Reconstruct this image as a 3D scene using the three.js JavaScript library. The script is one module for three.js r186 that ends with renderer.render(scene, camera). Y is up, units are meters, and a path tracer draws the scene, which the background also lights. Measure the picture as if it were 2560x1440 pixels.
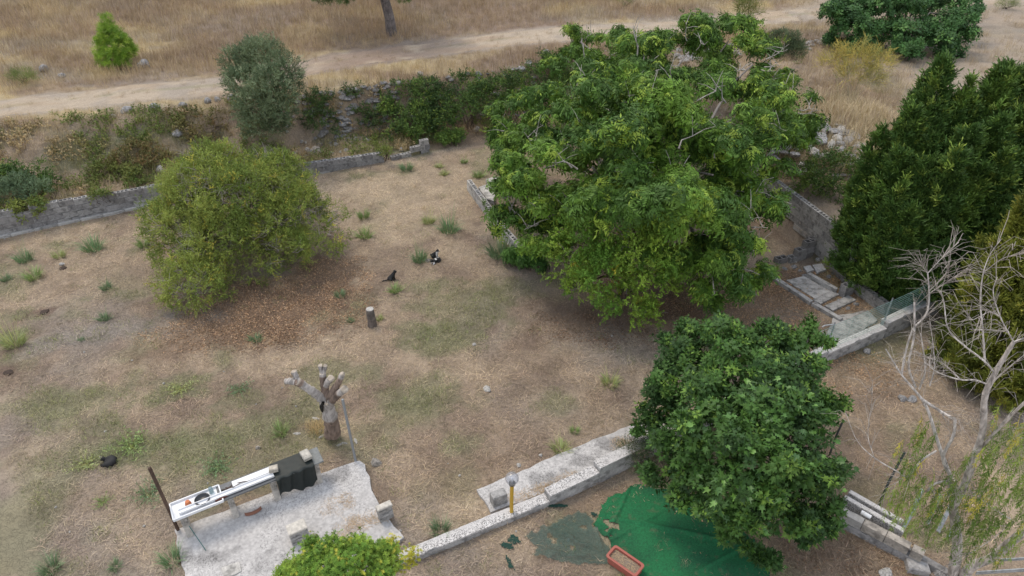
import * as THREE from 'three';
import { mergeGeometries, toCreasedNormals } from 'three/addons/utils/BufferGeometryUtils.js';
import { MarchingCubes } from 'three/addons/objects/MarchingCubes.js';

// ---------- camera, sky, sun, exposure ----------
const scene = new THREE.Scene();
const camera = new THREE.PerspectiveCamera(44.14, 16 / 9, 0.1, 800);
camera.position.set(0, 14, 0);
camera.rotation.x = -35 * Math.PI / 180;
const renderer = new THREE.WebGLRenderer({ antialias: true });
renderer.toneMapping = THREE.LinearToneMapping;
renderer.toneMappingExposure = 1.4;
renderer.shadowMap.enabled = true;
{ // high thin cloud after a clear day: pale near the horizon, soft blue overhead
  const w = 64, h = 32, d = new Float32Array(w * h * 4);
  for (let j = 0; j < h; j++) for (let i = 0; i < w; i++) {
    const el = Math.sin(((j + .5) / h - .5) * Math.PI), t = Math.max(0, el), k = (j * w + i) * 4;
    d[k] = 0.86 - .16 * t; d[k + 1] = 0.88 - .11 * t; d[k + 2] = 0.93 - .03 * t; d[k + 3] = 1;
  }
  const sky = new THREE.DataTexture(d, w, h, THREE.RGBAFormat, THREE.FloatType);
  sky.mapping = THREE.EquirectangularReflectionMapping; sky.magFilter = THREE.LinearFilter; sky.needsUpdate = true;
  scene.background = sky; scene.environment = sky;
}
const sun = new THREE.DirectionalLight(0xfff0da, 1.5);
sun.position.set(-16, 40, -38); sun.target.position.set(0, 0, -22);
sun.castShadow = true; sun.shadow.radius = 40; sun.shadow.mapSize.set(2048, 2048);
Object.assign(sun.shadow.camera, { left: -45, right: 45, top: 45, bottom: -45, near: 1, far: 140 });
scene.add(sun, sun.target);

// ---------- numbers ----------
let seed = 7;
const rnd = () => { seed = (seed + 0x6D2B79F5) | 0; let t = Math.imul(seed ^ (seed >>> 15), 1 | seed); t = (t + Math.imul(t ^ (t >>> 7), 61 | t)) ^ t; return ((t ^ (t >>> 14)) >>> 0) / 4294967296; };
const rr = (a, b) => a + (b - a) * rnd();
const pick = a => a[Math.floor(rnd() * a.length)];
const clamp = (x, a = 0, b = 1) => Math.min(b, Math.max(a, x));
const sm = (a, b, x) => { const t = clamp((x - a) / (b - a)); return t * t * (3 - 2 * t); };
const lerp = (a, b, t) => a + (b - a) * t;
const hash = (x, y) => { let h = Math.imul(x, 374761393) + Math.imul(y, 668265263); h = Math.imul(h ^ (h >>> 13), 1274126177); return ((h ^ (h >>> 16)) >>> 0) / 4294967296; };
const vn = (x, y) => { const i = Math.floor(x), j = Math.floor(y), u = x - i, v = y - j, a = u * u * (3 - 2 * u), b = v * v * (3 - 2 * v);
  return lerp(lerp(hash(i, j), hash(i + 1, j), a), lerp(hash(i, j + 1), hash(i + 1, j + 1), a), b); };
const fbm = (x, y, o = 4) => { let s = 0, k = .5, n = 0; for (let i = 0; i < o; i++) { s += k * vn(x, y); n += k; k *= .5; x = x * 2.03 + 11.7; y = y * 2.03 + 5.3; } return s / n; };
const lin = v => { v /= 255; return v <= .04045 ? v / 12.92 : Math.pow((v + .055) / 1.055, 2.4); };
const C = (r, g, b) => [lin(r), lin(g), lin(b)];
const mix = (a, b, t) => [lerp(a[0], b[0], t), lerp(a[1], b[1], t), lerp(a[2], b[2], t)];
const V3 = (x, y, z) => new THREE.Vector3(x, y, z);
const along = (pts, x) => { // piecewise linear y(x) through [[x, y], ...] with x rising
  if (x <= pts[0][0]) { const [a, b] = pts; return a[1] + (x - a[0]) * (b[1] - a[1]) / (b[0] - a[0]); }
  for (let i = 1; i < pts.length; i++) if (x <= pts[i][0] || i === pts.length - 1) { const a = pts[i - 1], b = pts[i]; return a[1] + (x - a[0]) * (b[1] - a[1]) / (b[0] - a[0]); }
};

// ---------- geometry builder ----------
class B {
  constructor() { this.p = []; this.c = []; this.i = []; this.n = 0; }
  v(x, y, z, c) { this.p.push(x, y, z); this.c.push(c[0], c[1], c[2]); return this.n++; }
  tri(a, b, c, col) { const k = this.v(...a, col); this.v(...b, col); this.v(...c, col); this.i.push(k, k + 1, k + 2); }
  // a folded leaf: two triangles from base to tip
  leaf(o, d, s, len, wid, fold, col, bend = 0) {
    const n = V3().crossVectors(d, s), m = .42;
    const q = (t, w, h) => [o.x + d.x * len * t + s.x * wid * w + n.x * h, o.y + d.y * len * t + s.y * wid * w + n.y * h - bend * len * t * t, o.z + d.z * len * t + s.z * wid * w + n.z * h];
    const a = this.v(...q(0, 0, 0), col), b = this.v(...q(m, -.5, fold * wid), col), c = this.v(...q(1, 0, 0), col), e = this.v(...q(m, .5, fold * wid), col);
    this.i.push(a, b, c, a, c, e);
  }
  // blade: one thin triangle strip that bends
  blade(x, y, z, dx, dy, dz, wx, wz, bend, col) {
    const a = this.v(x - wx, y, z - wz, col), b = this.v(x + wx, y, z + wz, col);
    const c = this.v(x + dx * .5 - wx * .7, y + dy * .62, z + dz * .5 - wz * .7, col), d = this.v(x + dx * .5 + wx * .7, y + dy * .62, z + dz * .5 + wz * .7, col);
    const e = this.v(x + dx * (1 + bend), y + dy * (1 - bend), z + dz * (1 + bend), col);
    this.i.push(a, b, d, a, d, c, c, d, e);
  }
  tube(pts, rad, seg, col, knob = 0) {
    const P = pts.map(p => V3(...p)), base = this.n; let side = null;
    for (let k = 0; k < P.length; k++) {
      const t = V3().subVectors(P[Math.min(P.length - 1, k + 1)], P[Math.max(0, k - 1)]).normalize();
      if (!side) side = Math.abs(t.y) > .9 ? V3(1, 0, 0) : V3(0, 1, 0);
      const u = V3().crossVectors(side, t).normalize(), w = V3().crossVectors(t, u); side = w;
      const r = typeof rad === 'number' ? rad : rad[k];
      for (let s = 0; s < seg; s++) { const a = s / seg * Math.PI * 2, q = r * (1 + (knob ? (hash(k * 31 + s, base) - .5) * knob : 0));
        const ca = Math.cos(a) * q, sa = Math.sin(a) * q, cc = Array.isArray(col[0]) ? col[k] : col;
        this.v(P[k].x + u.x * ca + w.x * sa, P[k].y + u.y * ca + w.y * sa, P[k].z + u.z * ca + w.z * sa, cc); }
      if (k) for (let s = 0; s < seg; s++) { const a = base + (k - 1) * seg + s, b = base + (k - 1) * seg + (s + 1) % seg; this.i.push(a, b, b + seg, a, b + seg, a + seg); }
    }
    const last = base + (P.length - 1) * seg, cc = Array.isArray(col[0]) ? col[P.length - 1] : col, c = this.v(P[P.length - 1].x, P[P.length - 1].y, P[P.length - 1].z, cc);
    for (let s = 0; s < seg; s++) this.i.push(last + s, last + (s + 1) % seg, c);
  }
  geo(smooth = false) {
    const g = new THREE.BufferGeometry();
    g.setAttribute('position', new THREE.Float32BufferAttribute(this.p, 3));
    g.setAttribute('color', new THREE.Float32BufferAttribute(this.c, 3));
    const uv = new Float32Array(this.n * 2); for (let k = 0; k < this.n; k++) { uv[2 * k] = (this.p[3 * k] + this.p[3 * k + 2] * .6) * .7; uv[2 * k + 1] = this.p[3 * k + 1] * .7 + this.p[3 * k + 2] * .35; }
    g.setAttribute('uv', new THREE.BufferAttribute(uv, 2));
    g.setIndex(this.i); g.computeVertexNormals();
    return g;
  }
}
// box with chamfered top edges and uv in metres (x size, y size, z size; base at y = 0)
function boxGeo(w, h, d, ch = .008, u0 = 0, v0 = 0) {
  const s = new THREE.Shape(); const a = w / 2 - ch, b = d / 2 - ch;
  s.moveTo(-a, -b); s.lineTo(a, -b); s.lineTo(a, b); s.lineTo(-a, b); s.closePath();
  const g = new THREE.ExtrudeGeometry(s, { depth: h - 2 * ch, bevelEnabled: true, bevelThickness: ch, bevelSize: ch, bevelSegments: 1 });
  g.rotateX(-Math.PI / 2); g.translate(0, ch, 0); return boxUV(g, u0, v0);
}
function boxUV(g, u0 = 0, v0 = 0) { // project along the main axis of each face, metres
  g.computeVertexNormals();
  const p = g.attributes.position, n = g.attributes.normal, uv = new Float32Array(p.count * 2);
  for (let k = 0; k < p.count; k++) {
    const x = p.getX(k), y = p.getY(k), z = p.getZ(k), ax = Math.abs(n.getX(k)), ay = Math.abs(n.getY(k)), az = Math.abs(n.getZ(k));
    const [u, v] = ay >= ax && ay >= az ? [x, z] : ax > az ? [z, y] : [x, y];
    uv[2 * k] = u + u0; uv[2 * k + 1] = v + v0;
  }
  g.setAttribute('uv', new THREE.BufferAttribute(uv, 2)); return g;
}
// flat plate of any outline: pts [[x, z], ...], top at y = top, thick downwards
function plateGeo(pts, top, thick, holes = [], ch = .01) {
  const s = new THREE.Shape(); pts.forEach(([x, z], k) => k ? s.lineTo(x, -z) : s.moveTo(x, -z)); s.closePath();
  for (const h of holes) { const q = new THREE.Path(); h.forEach(([x, z], k) => k ? q.lineTo(x, -z) : q.moveTo(x, -z)); q.closePath(); s.holes.push(q); }
  const g = new THREE.ExtrudeGeometry(s, { depth: thick - ch, bevelEnabled: ch > 0, bevelThickness: ch, bevelSize: ch, bevelOffset: -ch, bevelSegments: 1 });
  g.rotateX(-Math.PI / 2); g.translate(0, top - thick, 0); return boxUV(g);
}
// outline with a broken, uneven edge
function rough(pts, step, amp) {
  const out = [];
  pts.forEach((a, k) => { const b = pts[(k + 1) % pts.length], L = Math.hypot(b[0] - a[0], b[1] - a[1]), n = Math.max(1, Math.round(L / step));
    for (let i = 0; i < n; i++) { const t = i / n, o = i ? (rnd() - .5) * 2 * amp : 0; out.push([lerp(a[0], b[0], t) + o * -(b[1] - a[1]) / L, lerp(a[1], b[1], t) + o * (b[0] - a[0]) / L]); } });
  return out;
}
function rockGeo(k, flat = .7, detail = 2) {
  const g = new THREE.IcosahedronGeometry(.5, detail), p = g.attributes.position;
  for (let i = 0; i < p.count; i++) {
    const v = V3(p.getX(i), p.getY(i), p.getZ(i)), q = v.clone().normalize();
    let s = .75 + .5 * fbm(q.x * 1.7 + k * 7.1 + q.z, q.y * 1.7 + k * 3.3 - q.z * .8, 3);
    for (let f = 0; f < 5; f++) { const d = V3(hash(k, f) - .5, hash(k + 9, f) - .5, hash(k + 17, f) - .5).normalize(); const e = q.dot(d) * s; if (e > .72) s *= .72 / e; } // broken faces
    v.copy(q).multiplyScalar(.5 * s); p.setXYZ(i, v.x, v.y * flat, v.z);
  }
  return boxUV(toCreasedNormals(g, .5));
}

// ---------- textures (what surfaces are made of) ----------
function tex(size, fn, repeat = 1, srgb = true) {
  const d = new Uint8Array(size * size * 4);
  for (let j = 0; j < size; j++) for (let i = 0; i < size; i++) { const c = fn(i / size, j / size, i, j), k = (j * size + i) * 4; for (let q = 0; q < 3; q++) d[k + q] = clamp(c[q], 0, 255); d[k + 3] = c[3] === undefined ? 255 : c[3]; }
  return dataTex(d, size, repeat, srgb);
}
function dataTex(d, size, repeat, srgb) {
  const t = new THREE.DataTexture(d, size, size); t.wrapS = t.wrapT = THREE.RepeatWrapping; t.magFilter = THREE.LinearFilter; t.minFilter = THREE.LinearMipmapLinearFilter; t.generateMipmaps = true;
  t.repeat.set(repeat, repeat); if (srgb) t.colorSpace = THREE.SRGBColorSpace; t.needsUpdate = true; return t;
}
// noise that tiles
const tfbm = (u, v, f, o = 4) => { let s = 0, k = .5, n = 0; for (let q = 0; q < o; q++) { const x = u * f, y = v * f, i = Math.floor(x), j = Math.floor(y), a = x - i, b = y - j, A = a * a * (3 - 2 * a), D = b * b * (3 - 2 * b), m = q * 57;
  const h = (p, r) => hash(((p % f) + f) % f + m, ((r % f) + f) % f + m); s += k * lerp(lerp(h(i, j), h(i + 1, j), A), lerp(h(i, j + 1), h(i + 1, j + 1), A), D); n += k; k *= .5; f *= 2; } return s / n; };
const concreteTex = tex(512, (u, v) => { const a = tfbm(u, v, 4, 5), b = tfbm(u + .3, v + .7, 32, 3), st = tfbm(u, v, 9, 4); let g = 232 + (a - .5) * 60 + (b - .5) * 50; g -= 58 * sm(.42, .8, st); return [g, g * .99, g * .97]; }, .8);
const lichenTex = tex(512, (u, v) => { const a = tfbm(u, v, 5, 4), b = tfbm(u + .3, v + .7, 40, 2), sp = tfbm(u + .11, v + .5, 96, 3); let g = 238 + (a - .5) * 46 + (b - .5) * 40; g -= 115 * sm(.5, .72, sp) * sm(.3, .6, a); return [g, g * .985, g * .97]; }, .7);
const slabTex = tex(1024, (u, v) => { const a = tfbm(u, v, 3, 5), b = tfbm(u + .3, v + .7, 64, 3), st = tfbm(u + .6, v, 6, 5), sp = tfbm(u + .2, v + .1, 150, 2); let g = 232 + (a - .5) * 46 + (b - .5) * 60; g -= 46 * sm(.5, .72, st); g -= 40 * sm(.56, .72, sp) * sm(.35, .6, a); return [g, g * .985, g * .965]; }, .3);
const barkTex = tex(256, (u, v) => { const a = tfbm(u * 1, v, 8, 4), s = tfbm(u, (v * .25) % 1, 32, 2); const g = 218 + (a - .5) * 80 + (s - .5) * 100; return [g, g * .97, g * .94]; }, 1.5);
function strokeTex(size, n, len, base, amp, repeat) { // dry stems lying every way
  const f = new Float32Array(size * size).fill(base);
  for (let k = 0; k < n; k++) { let x = rnd() * size, y = rnd() * size; const a = rnd() * 6.283, L = rr(.4, 1) * len, b = base + (rnd() - .52) * amp, dx = Math.cos(a), dy = Math.sin(a);
    for (let q = 0; q < L; q++) { x += dx; y += dy; const i = ((x | 0) % size + size) % size, j = ((y | 0) % size + size) % size; f[j * size + i] = b; } }
  const d = new Uint8Array(size * size * 4); for (let k = 0; k < size * size; k++) { const g = clamp(f[k], 0, 255); d[4 * k] = g; d[4 * k + 1] = g; d[4 * k + 2] = g; d[4 * k + 3] = 255; }
  return dataTex(d, size, repeat, true);
}
const thatchTex = strokeTex(1024, 26000, 34, 226, 110, .25);
const weaveTex = tex(256, (u, v, i, j) => { const a = tfbm(u, v, 16, 3), w = (i + j) % 3 ? 0 : 26; const g = 205 + (a - .5) * 80 - w; return [g, g, g]; }, 3);

// ---------- materials ----------
const mat = (o) => new THREE.MeshStandardMaterial({ roughness: .9, side: THREE.DoubleSide, ...o });
const col = (c) => new THREE.Color().setRGB(c[0], c[1], c[2]);
const leafM = mat({ vertexColors: true, roughness: .72, color: col([.86, .86, .8]) });
const grassM = mat({ vertexColors: true, roughness: .8 });
const paintM = mat({ vertexColors: true, roughness: .7 });
const woodM = mat({ vertexColors: true, map: barkTex, roughness: .9, bumpMap: barkTex, bumpScale: .03 });
const blockMs = [[.36, .36, .37], [.31, .31, .325], [.41, .405, .405], [.27, .265, .27]].map(c => mat({ color: col(c), map: concreteTex, roughness: .95, bumpMap: concreteTex, bumpScale: .006 }));
const concM = mat({ color: col([.44, .44, .45]), map: concreteTex, bumpMap: concreteTex, bumpScale: .006 });
const capM = mat({ color: col([.62, .62, .63]), map: lichenTex, bumpMap: lichenTex, bumpScale: .006 });
const slabM = mat({ color: col([.55, .55, .565]), map: slabTex, bumpMap: slabTex, bumpScale: .008 });
const stoneMs = [[.46, .46, .48], [.36, .36, .375], [.56, .55, .54], [.42, .39, .36]].map(c => mat({ color: col(c), map: concreteTex, bumpMap: concreteTex, bumpScale: .01 }));
const whiteM = mat({ color: col([.7, .71, .73]), roughness: .45 });
const steelM = mat({ color: col([.30, .32, .34]), roughness: .5, metalness: .5 });
const rustM = mat({ color: col([.12, .075, .055]), map: concreteTex, roughness: .9 });
const darkM = mat({ color: col([.02, .024, .024]), roughness: .7 });

// ---------- naming ----------
const taken = {};
const numbered = n => { const k = taken[n] = (taken[n] ?? -1) + 1; return k ? `${n}_${String(k).padStart(3, '0')}` : n; };
const shade = o => o.traverse(m => { if (m.isMesh) m.castShadow = m.receiveShadow = true; });
function thing(name, label, category, [x, y, z] = [0, 0, 0], group) { const o = new THREE.Group(); o.name = numbered(name); o.position.set(x, y, z); o.userData = { label, category }; if (group) o.userData.group = group; scene.add(o); return o; }
function part(parent, name, geo, m, pos, rotY = 0) { const o = new THREE.Mesh(geo, m); o.name = name; if (pos) o.position.set(...pos); o.rotation.y = rotY; o.castShadow = o.receiveShadow = true; parent.add(o); return o; }
function solo(name, label, category, geo, m, pos, rotY = 0, group) { const o = part(scene, numbered(name), geo, m, pos, rotY); o.userData = { label, category }; if (group) o.userData.group = group; return o; }
function structure(name, geo, m) { const o = part(scene, name, geo, m); o.userData.kind = 'structure'; return o; }
const UP = V3(0, 1, 0), M4 = new THREE.Matrix4(), Q = new THREE.Quaternion(), Q2 = new THREE.Quaternion();
// copies: list of [x, y, z, dir(Vector3), spin, scale, [r, g, b]]
function copies(parent, name, geo, m, list) {
  const o = new THREE.InstancedMesh(geo, m, list.length); o.name = name; o.userData.kind = 'stuff'; o.castShadow = o.receiveShadow = true;
  const cc = new THREE.Color();
  list.forEach(([x, y, z, dir, spin, s, c], k) => { Q.setFromUnitVectors(UP, dir); Q2.setFromAxisAngle(UP, spin); Q.multiply(Q2); M4.compose(V3(x, y, z), Q, V3(s, s, s)); o.setMatrixAt(k, M4); o.setColorAt(k, cc.setRGB(c[0], c[1], c[2])); });
  parent.add(o); return o;
}

// ---------- terrain ----------
const UPY = 2.2;
const edgeUp = [[-26.05, -27.49], [-22.07, -29.12], [-19.08, -30.03], [-16.3, -30.99], [-12.58, -31.85], [-6.68, -34.31], [0.63, -37.1], [14.21, -41.42], [24.55, -43.91]];
const wallLine = [[-23.05, -21.83], [-19.61, -23.41], [-14.68, -26.15], [-8.59, -28.97], [-5.9, -30.15], [-3.89, -31.3]];
const zU = x => along(edgeUp, x), zA = x => along(wallLine, x);
const xC = z => 12.0 + (z + 19) * .36; // line of the tall block wall
function gh(x, z) {
  const wide = sm(-8.5, -13, x), w = lerp(1.7, Math.max(3, zA(x) - zU(x) - .6), wide), d = z - zU(x) + (fbm(x * .6, z * .6 + 3, 3) - .5) * lerp(.7, 1.4, wide);
  let h = UPY * sm(w, 0, d);
  if (x < -3) h = Math.max(h, lerp(.12, .62, wide) * sm(.1, .5, zA(x) - z));
  const right = sm(.1, z > -25.5 ? .5 : 2.6, x - xC(z)) * sm(-18.3, -23.5, z);
  h = Math.max(h, right * (lerp(1.15, 1.9, sm(-26, -38, z)) + .25 * fbm(x * .5, z * .5, 3)));
  h += .75 * Math.exp(-((x - 14.4) ** 2 + (z + 29.5) ** 2) / 9); // grassy mound by the rubble
  const far = sm(0, -6, d); // the upper field rises a little and rolls
  h += far * (.5 * (fbm(x * .08, z * .08, 2) - .5)) + sm(-3, -25, d) * .7;
  h += (fbm(x * .35, z * .35, 3) - .5) * .10 + (fbm(x * 2.2, z * 2.2, 2) - .5) * .035;
  return h;
}
// road along the upper terrace
const roadLine = [[-29.86, -28.11], [-25.89, -29.66], [-23.24, -31.09], [-18.56, -32.8], [-13.3, -34.14], [-10.04, -37.1], [-6.14, -39.31], [-0.69, -41.58], [5.25, -43.48], [11.7, -45.72], [18.67, -47.95], [27.54, -50.27], [39.99, -52.79]];
const roadHalf = [[-22.61, -30.03], [-23.9, -32.22]];
const RH = Math.abs(roadHalf[0][1] - roadHalf[1][1]) * .62;
const roadD = (x, z) => (z - along(roadLine, x)) * .94; // signed distance, near side positive
const onRoad = (x, z) => sm(RH + .35, RH - .25, Math.abs(roadD(x, z)) + (fbm(x * .9, z * .9, 3) - .5) * .9);

const STRAW = C(179, 157, 131), PALE = C(197, 175, 146), SOIL = C(138, 117, 101), RED = C(136, 112, 96), LITTER = C(138, 112, 90), GREY = C(160, 150, 140), OLIVE = C(136, 136, 98), GREEN = C(112, 126, 80), GOLD = C(198, 176, 130), ROAD = C(184, 168, 148), DUSK = C(146, 124, 108), BROWN = C(158, 134, 110);
// patches of matter seen on the ground: [x, z, radius x, radius z, turn, colour, amount]
const patches = [
  [-7.66, -18.84, 3.0, 1.7, .35, LITTER, 1.1], [-9.09, -17.57, 2.6, .9, .4, LITTER, .55], [-6.76, -20.73, 1.4, 1.5, 0, LITTER, .8], [-10.97, -18.84, 2, .9, 0, SOIL, .5],
  [-1.32, -18.84, 1.9, 1.7, 0, OLIVE, .55], [0.14, -19.99, 1.5, .9, 0, OLIVE, .45], [-1.87, -17.17, 1.3, 1, 0, OLIVE, .5], [-2.47, -14.52, 1.7, 1, 0, OLIVE, .55], [-6.3, -13.75, 2.0, .9, .2, OLIVE, .6], [-9.43, -14.84, 1.3, .8, 0, OLIVE, .65], [-7.63, -14.52, 1.4, .7, 0, OLIVE, .5],
  [-12.93, -14.36, 1.5, 1, 0, OLIVE, .5], [-15.66, -17.57, 1.2, 1.1, 0, OLIVE, .6], [-17.5, -24.08, 3.5, .9, -.5, PALE, .6], [-14.51, -20.73, 3, 1.6, 0, STRAW, .5], [-10.13, -12.61, 1.3, .7, .3, GREEN, .55], [-8.06, -12.61, 1.6, .7, .3, OLIVE, .5],
  [-4.82, -27.49, 5, 2.6, 0, PALE, .8], [-3.47, -24.39, 3.4, 2, 0, PALE, .7], [-7.4, -27.49, 2, 1.6, 0, PALE, .6],
  [2.62, -18.62, 2.2, 1.3, 0, SOIL, .7], [3.46, -16.98, 2.4, 1.3, 0, GREY, .5], [5.59, -19.07, 2.4, 1.6, 0, RED, .8], [7.99, -19.07, 2.2, 1.6, 0, BROWN, .8], [9.36, -20.48, 1.6, 1, 0, LITTER, .6],
  [-13.01, -17.57, 3, .9, .3, GREY, .7], [-14.7, -15.69, 1, .45, .2, RED, .9], [-15.34, -18.62, .35, .25, 0, RED, .9], [-6.84, -15.34, .9, .35, 0, RED, .4], [-9.25, -11.09, 1.6, .8, .2, STRAW, .4], [-1, -11.95, 1.6, .8, 0, BROWN, .35], [-1.23, -10.63, 1.1, .45, .4, PALE, .6],
  [8.68, -12.34, 1.9, 1.6, 0, BROWN, .45], [9.79, -15.17, 1.6, 1.3, 0, BROWN, .35], [7.77, -9.56, 1.8, .7, -.4, BROWN, .7], [0.89, -9.46, 1.3, .5, .3, STRAW, .4], [2.12, -11.09, 1.2, .3, .5, BROWN, .7],
  [4.41, -33.61, 6, 3.5, 0, SOIL, .4], [0.38, -31.21, 2.2, 2.2, 0, PALE, .4],
];
function groundCol(x, z) {
  const n1 = fbm(x * .22 + 3, z * .22, 4), n2 = fbm(x * .9, z * .9 + 9, 4), n3 = fbm(x * 3.1, z * 3.1, 3), n4 = fbm(x * .5 + 40, z * .5 - 20, 3);
  let c = mix(STRAW, SOIL, sm(.35, .7, n2) * .65);
  c = mix(c, GREY, sm(.5, .72, n1) * .6); c = mix(c, PALE, sm(.55, .75, n4) * .55); c = mix(c, OLIVE, sm(.5, .66, fbm(x * .7 - 8, z * .7 + 31, 4)) * .6); c = mix(c, RED, sm(.62, .76, fbm(x * 1.3 + 61, z * 1.3, 4)) * .45);
  const d = z - zU(x);
  if (d < 1.5 || x > xC(z) + .5 && z < -22) { // upper field
    const f = sm(1.5, -.5, d) * (x > 17 && z > -42 ? sm(26, 18, x) : 1);
    let q = mix(mix(GOLD, BROWN, sm(.38, .56, fbm(x * .25, z * .35 + 5, 4))), GREY, sm(.5, .7, fbm(x * .4 + 9, z * .7, 3)) * .6);
    q = mix(q, DUSK, sm(.45, .62, fbm(x * .12 + 20, z * .2, 3)) * .5);
    c = mix(c, q, Math.max(f, .0)); if (x > 17) c = mix(c, mix(PALE, GREY, n2), sm(17, 21, x) * .75);
    const r = onRoad(x, z); c = mix(c, mix(ROAD, GREY, sm(.45, .7, n2) * .5), r * .9);
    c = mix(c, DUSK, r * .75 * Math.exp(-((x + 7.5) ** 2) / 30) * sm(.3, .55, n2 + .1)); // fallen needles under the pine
  } else if (z < zA(x) - .1 && x < -3) c = mix(c, mix(STRAW, OLIVE, sm(.4, .65, n2)), .75);
  else if (d < 4 && x > -6) c = mix(c, BROWN, .5);
  for (const [px, pz, rx, rz, a, k, s] of patches) { const dx = x - px, dz = z - pz; if (Math.abs(dx) > 2.2 * rx + rz || Math.abs(dz) > 2.2 * rz + rx) continue;
    const ca = Math.cos(a), sa = Math.sin(a), u = (dx * ca - dz * sa) / rx, v = (dx * sa + dz * ca) / rz, q = Math.sqrt(u * u + v * v) + (n2 - .5) * 1.3 + (n3 - .5) * 1.1; c = mix(c, k, clamp(s * 1.1 * sm(1.05, .6, q))); }
  const g = .78 + .28 * n3, l = (c[0] * .35 + c[1] * .5 + c[2] * .15); return [lerp(c[0], l * 1.03, .15) * g, lerp(c[1], l * .985, .15) * g, lerp(c[2], l * .97, .15) * g];
}
{ // one sheet: fine cells where the yard lies, coarse ones out to the horizon
  const axis = (parts) => { const a = []; for (const [s, e, st] of parts) for (let v = s; v < e - 1e-6; v += st) a.push(v); a.push(parts[parts.length - 1][1]); return a; };
  const X = axis([[-400, -60, 34], [-60, -26, 1], [-26, 18, .14], [18, 60, 1], [60, 400, 34]]), Z = axis([[-420, -72, 29], [-72, -46, .65], [-46, -7, .14], [-7, 6, .65], [6, 60, 9]]);
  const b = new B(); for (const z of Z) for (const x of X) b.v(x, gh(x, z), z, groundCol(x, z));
  for (let j = 0; j < Z.length - 1; j++) for (let i = 0; i < X.length - 1; i++) { const a = j * X.length + i; b.i.push(a, a + X.length, a + 1, a + 1, a + X.length, a + X.length + 1); }
  const g = b.geo(); const uv = g.attributes.uv; for (let k = 0; k < b.n; k++) uv.setXY(k, b.p[3 * k], b.p[3 * k + 2]);
  structure('ground', g, mat({ vertexColors: true, map: thatchTex, bumpMap: thatchTex, bumpScale: .03, roughness: 1 }));
}
{ // the dirt track itself, a few millimetres proud of the field
  const b = new B(), n = 300, m = 18, x0 = -44, x1 = 44;
  for (let i = 0; i <= n; i++) { const x = lerp(x0, x1, i / n); for (let j = 0; j <= m; j++) { const t = j / m * 2 - 1, z = along(roadLine, x) + t * (RH + .25 * (fbm(x * .8 + (t > 0 ? 9 : 0), 3, 3) - .5)) / .94;
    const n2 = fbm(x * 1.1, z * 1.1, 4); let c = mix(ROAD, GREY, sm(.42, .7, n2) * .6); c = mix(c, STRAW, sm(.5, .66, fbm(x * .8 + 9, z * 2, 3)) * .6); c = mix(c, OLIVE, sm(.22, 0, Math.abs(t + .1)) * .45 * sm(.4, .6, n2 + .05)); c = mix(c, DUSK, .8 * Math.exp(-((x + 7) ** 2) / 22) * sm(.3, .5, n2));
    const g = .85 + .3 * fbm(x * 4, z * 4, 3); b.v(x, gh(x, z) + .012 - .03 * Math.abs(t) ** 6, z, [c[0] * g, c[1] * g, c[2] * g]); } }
  for (let i = 0; i < n; i++) for (let j = 0; j < m; j++) { const a = i * (m + 1) + j; b.i.push(a, a + 1, a + m + 1, a + 1, a + m + 2, a + m + 1); }
  const g = b.geo(), uv = g.attributes.uv; for (let k = 0; k < b.n; k++) uv.setXY(k, b.p[3 * k], b.p[3 * k + 2]);
  structure('dirt_road', g, mat({ vertexColors: true, map: thatchTex, bumpMap: thatchTex, bumpScale: .015, roughness: 1 }));
}

// ---------- masonry ----------
function hollowGeo(L, H, T, nx, nz, wall = .035, u0 = 0) {
  const pts = [[-L / 2, -T / 2], [L / 2, -T / 2], [L / 2, T / 2], [-L / 2, T / 2]], holes = [];
  const cw = (L - wall * (nx + 1)) / nx, cd = (T - wall * (nz + 1)) / nz;
  for (let i = 0; i < nx; i++) for (let j = 0; j < nz; j++) { const x = -L / 2 + wall + i * (cw + wall), z = -T / 2 + wall + j * (cd + wall); holes.push([[x, z], [x, z + cd], [x + cw, z + cd], [x + cw, z]]); }
  const s = new THREE.Shape(); pts.forEach(([x, z], k) => k ? s.lineTo(x, z) : s.moveTo(x, z)); s.closePath();
  for (const h of holes) { const q = new THREE.Path(); h.forEach(([x, z], k) => k ? q.lineTo(x, z) : q.moveTo(x, z)); q.closePath(); s.holes.push(q); }
  const g = new THREE.ExtrudeGeometry(s, { depth: H, bevelEnabled: false }); g.rotateX(-Math.PI / 2); return boxUV(g, u0, u0 * .7);
}
const BL = .5, BH = .25, BT = .2;
const solidBlocks = [0, .31, .62, .17].map(u => boxGeo(BL - .012, BH - .012, BT, .008, u, u * 1.7)), halfBlocks = [0, .4].map(u => boxGeo(BL / 2 - .012, BH - .012, BT, .008, u, u));
const holeBlocks = [0, .37, .71].map(u => hollowGeo(BL - .012, BH - .012, BT, 3, 1, .045, u));
const footBlocks = [0, .45].map(u => boxGeo(BL * 1.6 - .015, BH - .01, BT + .1, .01, u, u));
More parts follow.
